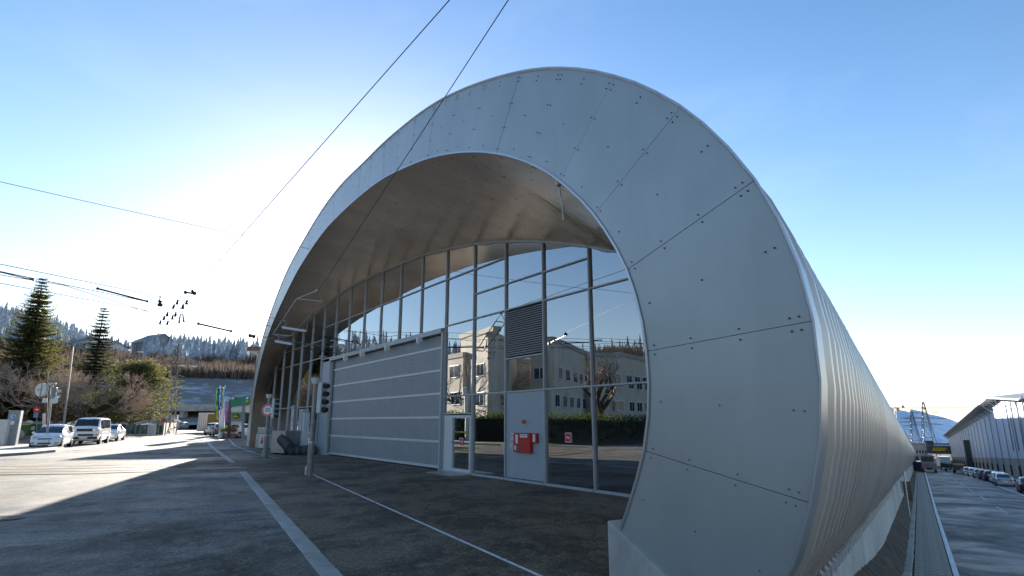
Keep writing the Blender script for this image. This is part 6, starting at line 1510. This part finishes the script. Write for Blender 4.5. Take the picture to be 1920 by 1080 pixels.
# ------------------------------------------------------------------ far end: buildings, pylons, crane, mountain
def Pz(x, y, D): return P(x, y, D)
for (x_, D_, wpx, ytop, label, mt_, yel) in ((1750, 330, 60, 836, 'dark workshop building with a yellow sign panel at the far end of the lower street', 'darkgrey', True), (1722, 300, 22, 832, 'grey brown block just right of the tunnel shell', 'oldconcrete', False), (1771, 380, 30, 845, 'low grey building between the yellow sign and the warehouse', 'midgrey', False)):
    zb = -15 - (D_ - 300) * .02; top = P(x_, ytop, D_).z; c = P(x_, ytop, D_); c = Vector((c.x, c.y, zb)); w_ = wpx * D_ / FPX
    t = T('distant_building', label, 'building', c, -math.radians(32)); t.part('wall', MB().box((0, 0, (top - zb) / 2), (w_, 12, top - zb)), mt_); t.part('roof', MB().box((0, 0, top - zb + .2), (w_ + .8, 12.8, .4)), 'roofmetal')
    for k in range(5): 
        f = t.part('window', MB().box((-w_ * .4 + k * w_ * .2, -6.05, (top - zb) * .35), (w_ * .12, .1, 1.8)), 'steel'); t.part('pane', MB().box((-w_ * .4 + k * w_ * .2, -6.12, (top - zb) * .35), (w_ * .10, .04, 1.5)), 'windowglass', under=f)
    if yel:
        t.part('sign_panel', MB().box((w_ * .14, -6.2, (top - zb) * .72), (w_ * .34, .2, 1.0)).box((w_ * .10, -6.2, (top - zb) * .57), (w_ * .30, .2, 1.4)), 'yellow'); t.part('rooftop_box', MB().box((-w_ * .1, 0, top - zb + 1.4), (w_ * .22, 5, 2.6)), 'darkgrey'); t.part('rooftop_rail', MB().rod((-w_ * .5, -6, top - zb + 1.2), (w_ * .5, -6, top - zb + 1.2), .12), 'steel')
def pyl(xb, xt, yt, D, label, armsy, al_, yb=842):
    zb = P(xb, yb, D).z - 8; c = P(xb, yb, D); zt = P(xt, yt, D).z
    c = Vector((c.x, c.y, zb)); h = zt - zb
    return lattice('power_pylon', label, 'power pylon', c, h, h * .24, .9, [(P(xt, y, D).z - zb, l) for y, l in zip(armsy, al_)], 'pylonsteel', math.radians(-20), .22, 9, 1.2)
pyl(1744, 1737, 753, 400, 'taller dark lattice power pylon rising beside the warehouse eave', (774, 785, 796), (9.0, 13.0, 9.5))
pyl(1719, 1714, 770, 440, 'slimmer dark lattice power pylon next to the tunnel shell', (784, 792, 799), (8.0, 10.0, 7.0))
# tower crane
D_ = 420; cb = P(1678, 800, D_); cb.z = -20; t = T('tower_crane', 'yellowish tower crane with a long jib reaching right over the street', 'crane', cb, local=False)
top = P(1677, 748, D_); mt_top = P(1678, 765, D_)
def latt(b, p, q_, wd, n, r):
    d = (q_ - p).normalized(); u = d.cross(Vector((0, 1, 0))).normalized() if abs(d.z) < .9 else Vector((1, 0, 0)); v = d.cross(u).normalized()
    cs = [u * wd, v * wd, -u * wd, -v * wd]
    for c_ in cs: b.rod(p + c_, q_ + c_, r, seg=4)
    for k in range(n):
        m0, m1 = p.lerp(q_, k / n), p.lerp(q_, (k + 1) / n)
        for j in range(4): b.rod(m0 + cs[j], m1 + cs[(j + 1) % 4], r * .6, seg=3)
b = MB(); latt(b, Vector((cb.x, cb.y, -20)), mt_top, .8, 18, .12); t.part('tower', b, 'whitealu')
b = MB(); latt(b, mt_top, P(1853, 765, D_), .55, 44, .09); t.part('jib', b, 'craneyellow')
b = MB(); latt(b, mt_top, P(1664, 765, D_), .6, 5, .12); t.part('counter_jib', b, 'craneyellow')
b = MB(); latt(b, mt_top, top, .5, 4, .10); t.part('tower_head', b, 'whitealu')
t.part('tie_rod', MB().rod(top, P(1760, 764, D_), .05, seg=4).rod(top, P(1664, 765, D_), .05, seg=4), 'steel')
t.part('cab', MB().box(P(1682, 767, D_), (2.0, 2.0, 2.2)), 'craneyellow'); t.part('counterweight', MB().box(P(1692, 762.5, D_ + 1), (1.9, 1.4, 1.8)), 'ochre'); t.part('trolley', MB().box(P(1733, 766.5, D_), (1.6, 1.2, 1.0)), 'craneyellow')
# snowy mountain far behind
mp = [(1560, 700), (1600, 722), (1640, 748), (1680, 766), (1700, 770), (1714, 767), (1728, 770), (1745, 776), (1762, 779), (1785, 786), (1805, 795), (1830, 806), (1870, 822), (1930, 838), (2100, 850), (2400, 856)]
q = random.Random(12); rows = []
cols_ = []
for k in range(121):
    x = 1560 + 840 * k / 120; y = 0
    for (xa, ya), (xb, yb) in zip(mp, mp[1:]):
        if xa <= x <= xb: y = ya + (yb - ya) * (x - xa) / (xb - xa)
    cols_.append((x, y))
from mathutils import noise as mn
for i in range(34):
    u = i / 33; r_ = []
    for x, y in cols_:
        D_ = 9000 - 4200 * u; top = P(x, y, 9000); zb = -420
        p = P(x, 800, D_); rg = mn.fractal(Vector((x * .018, u * 2.5, 3.1)), 1.0, 2.1, 5) * 70 * math.sin(math.pi * min(1, u + .03)) 
        z = top.z + (zb - top.z) * u ** .85 + rg; r_.append(Vector((p.x, p.y, z)))
    rows.append(r_)
b = MB().grid(rows); o = mk('mountain', b, 'mountain', smooth=True); o['kind'] = 'structure'; o['label'] = 'pale snow covered mountain slope beyond the street'
# high voltage lines between far pylons and out of the picture
for k, (y0, y1) in enumerate(((774, 768), (785, 781))): pass
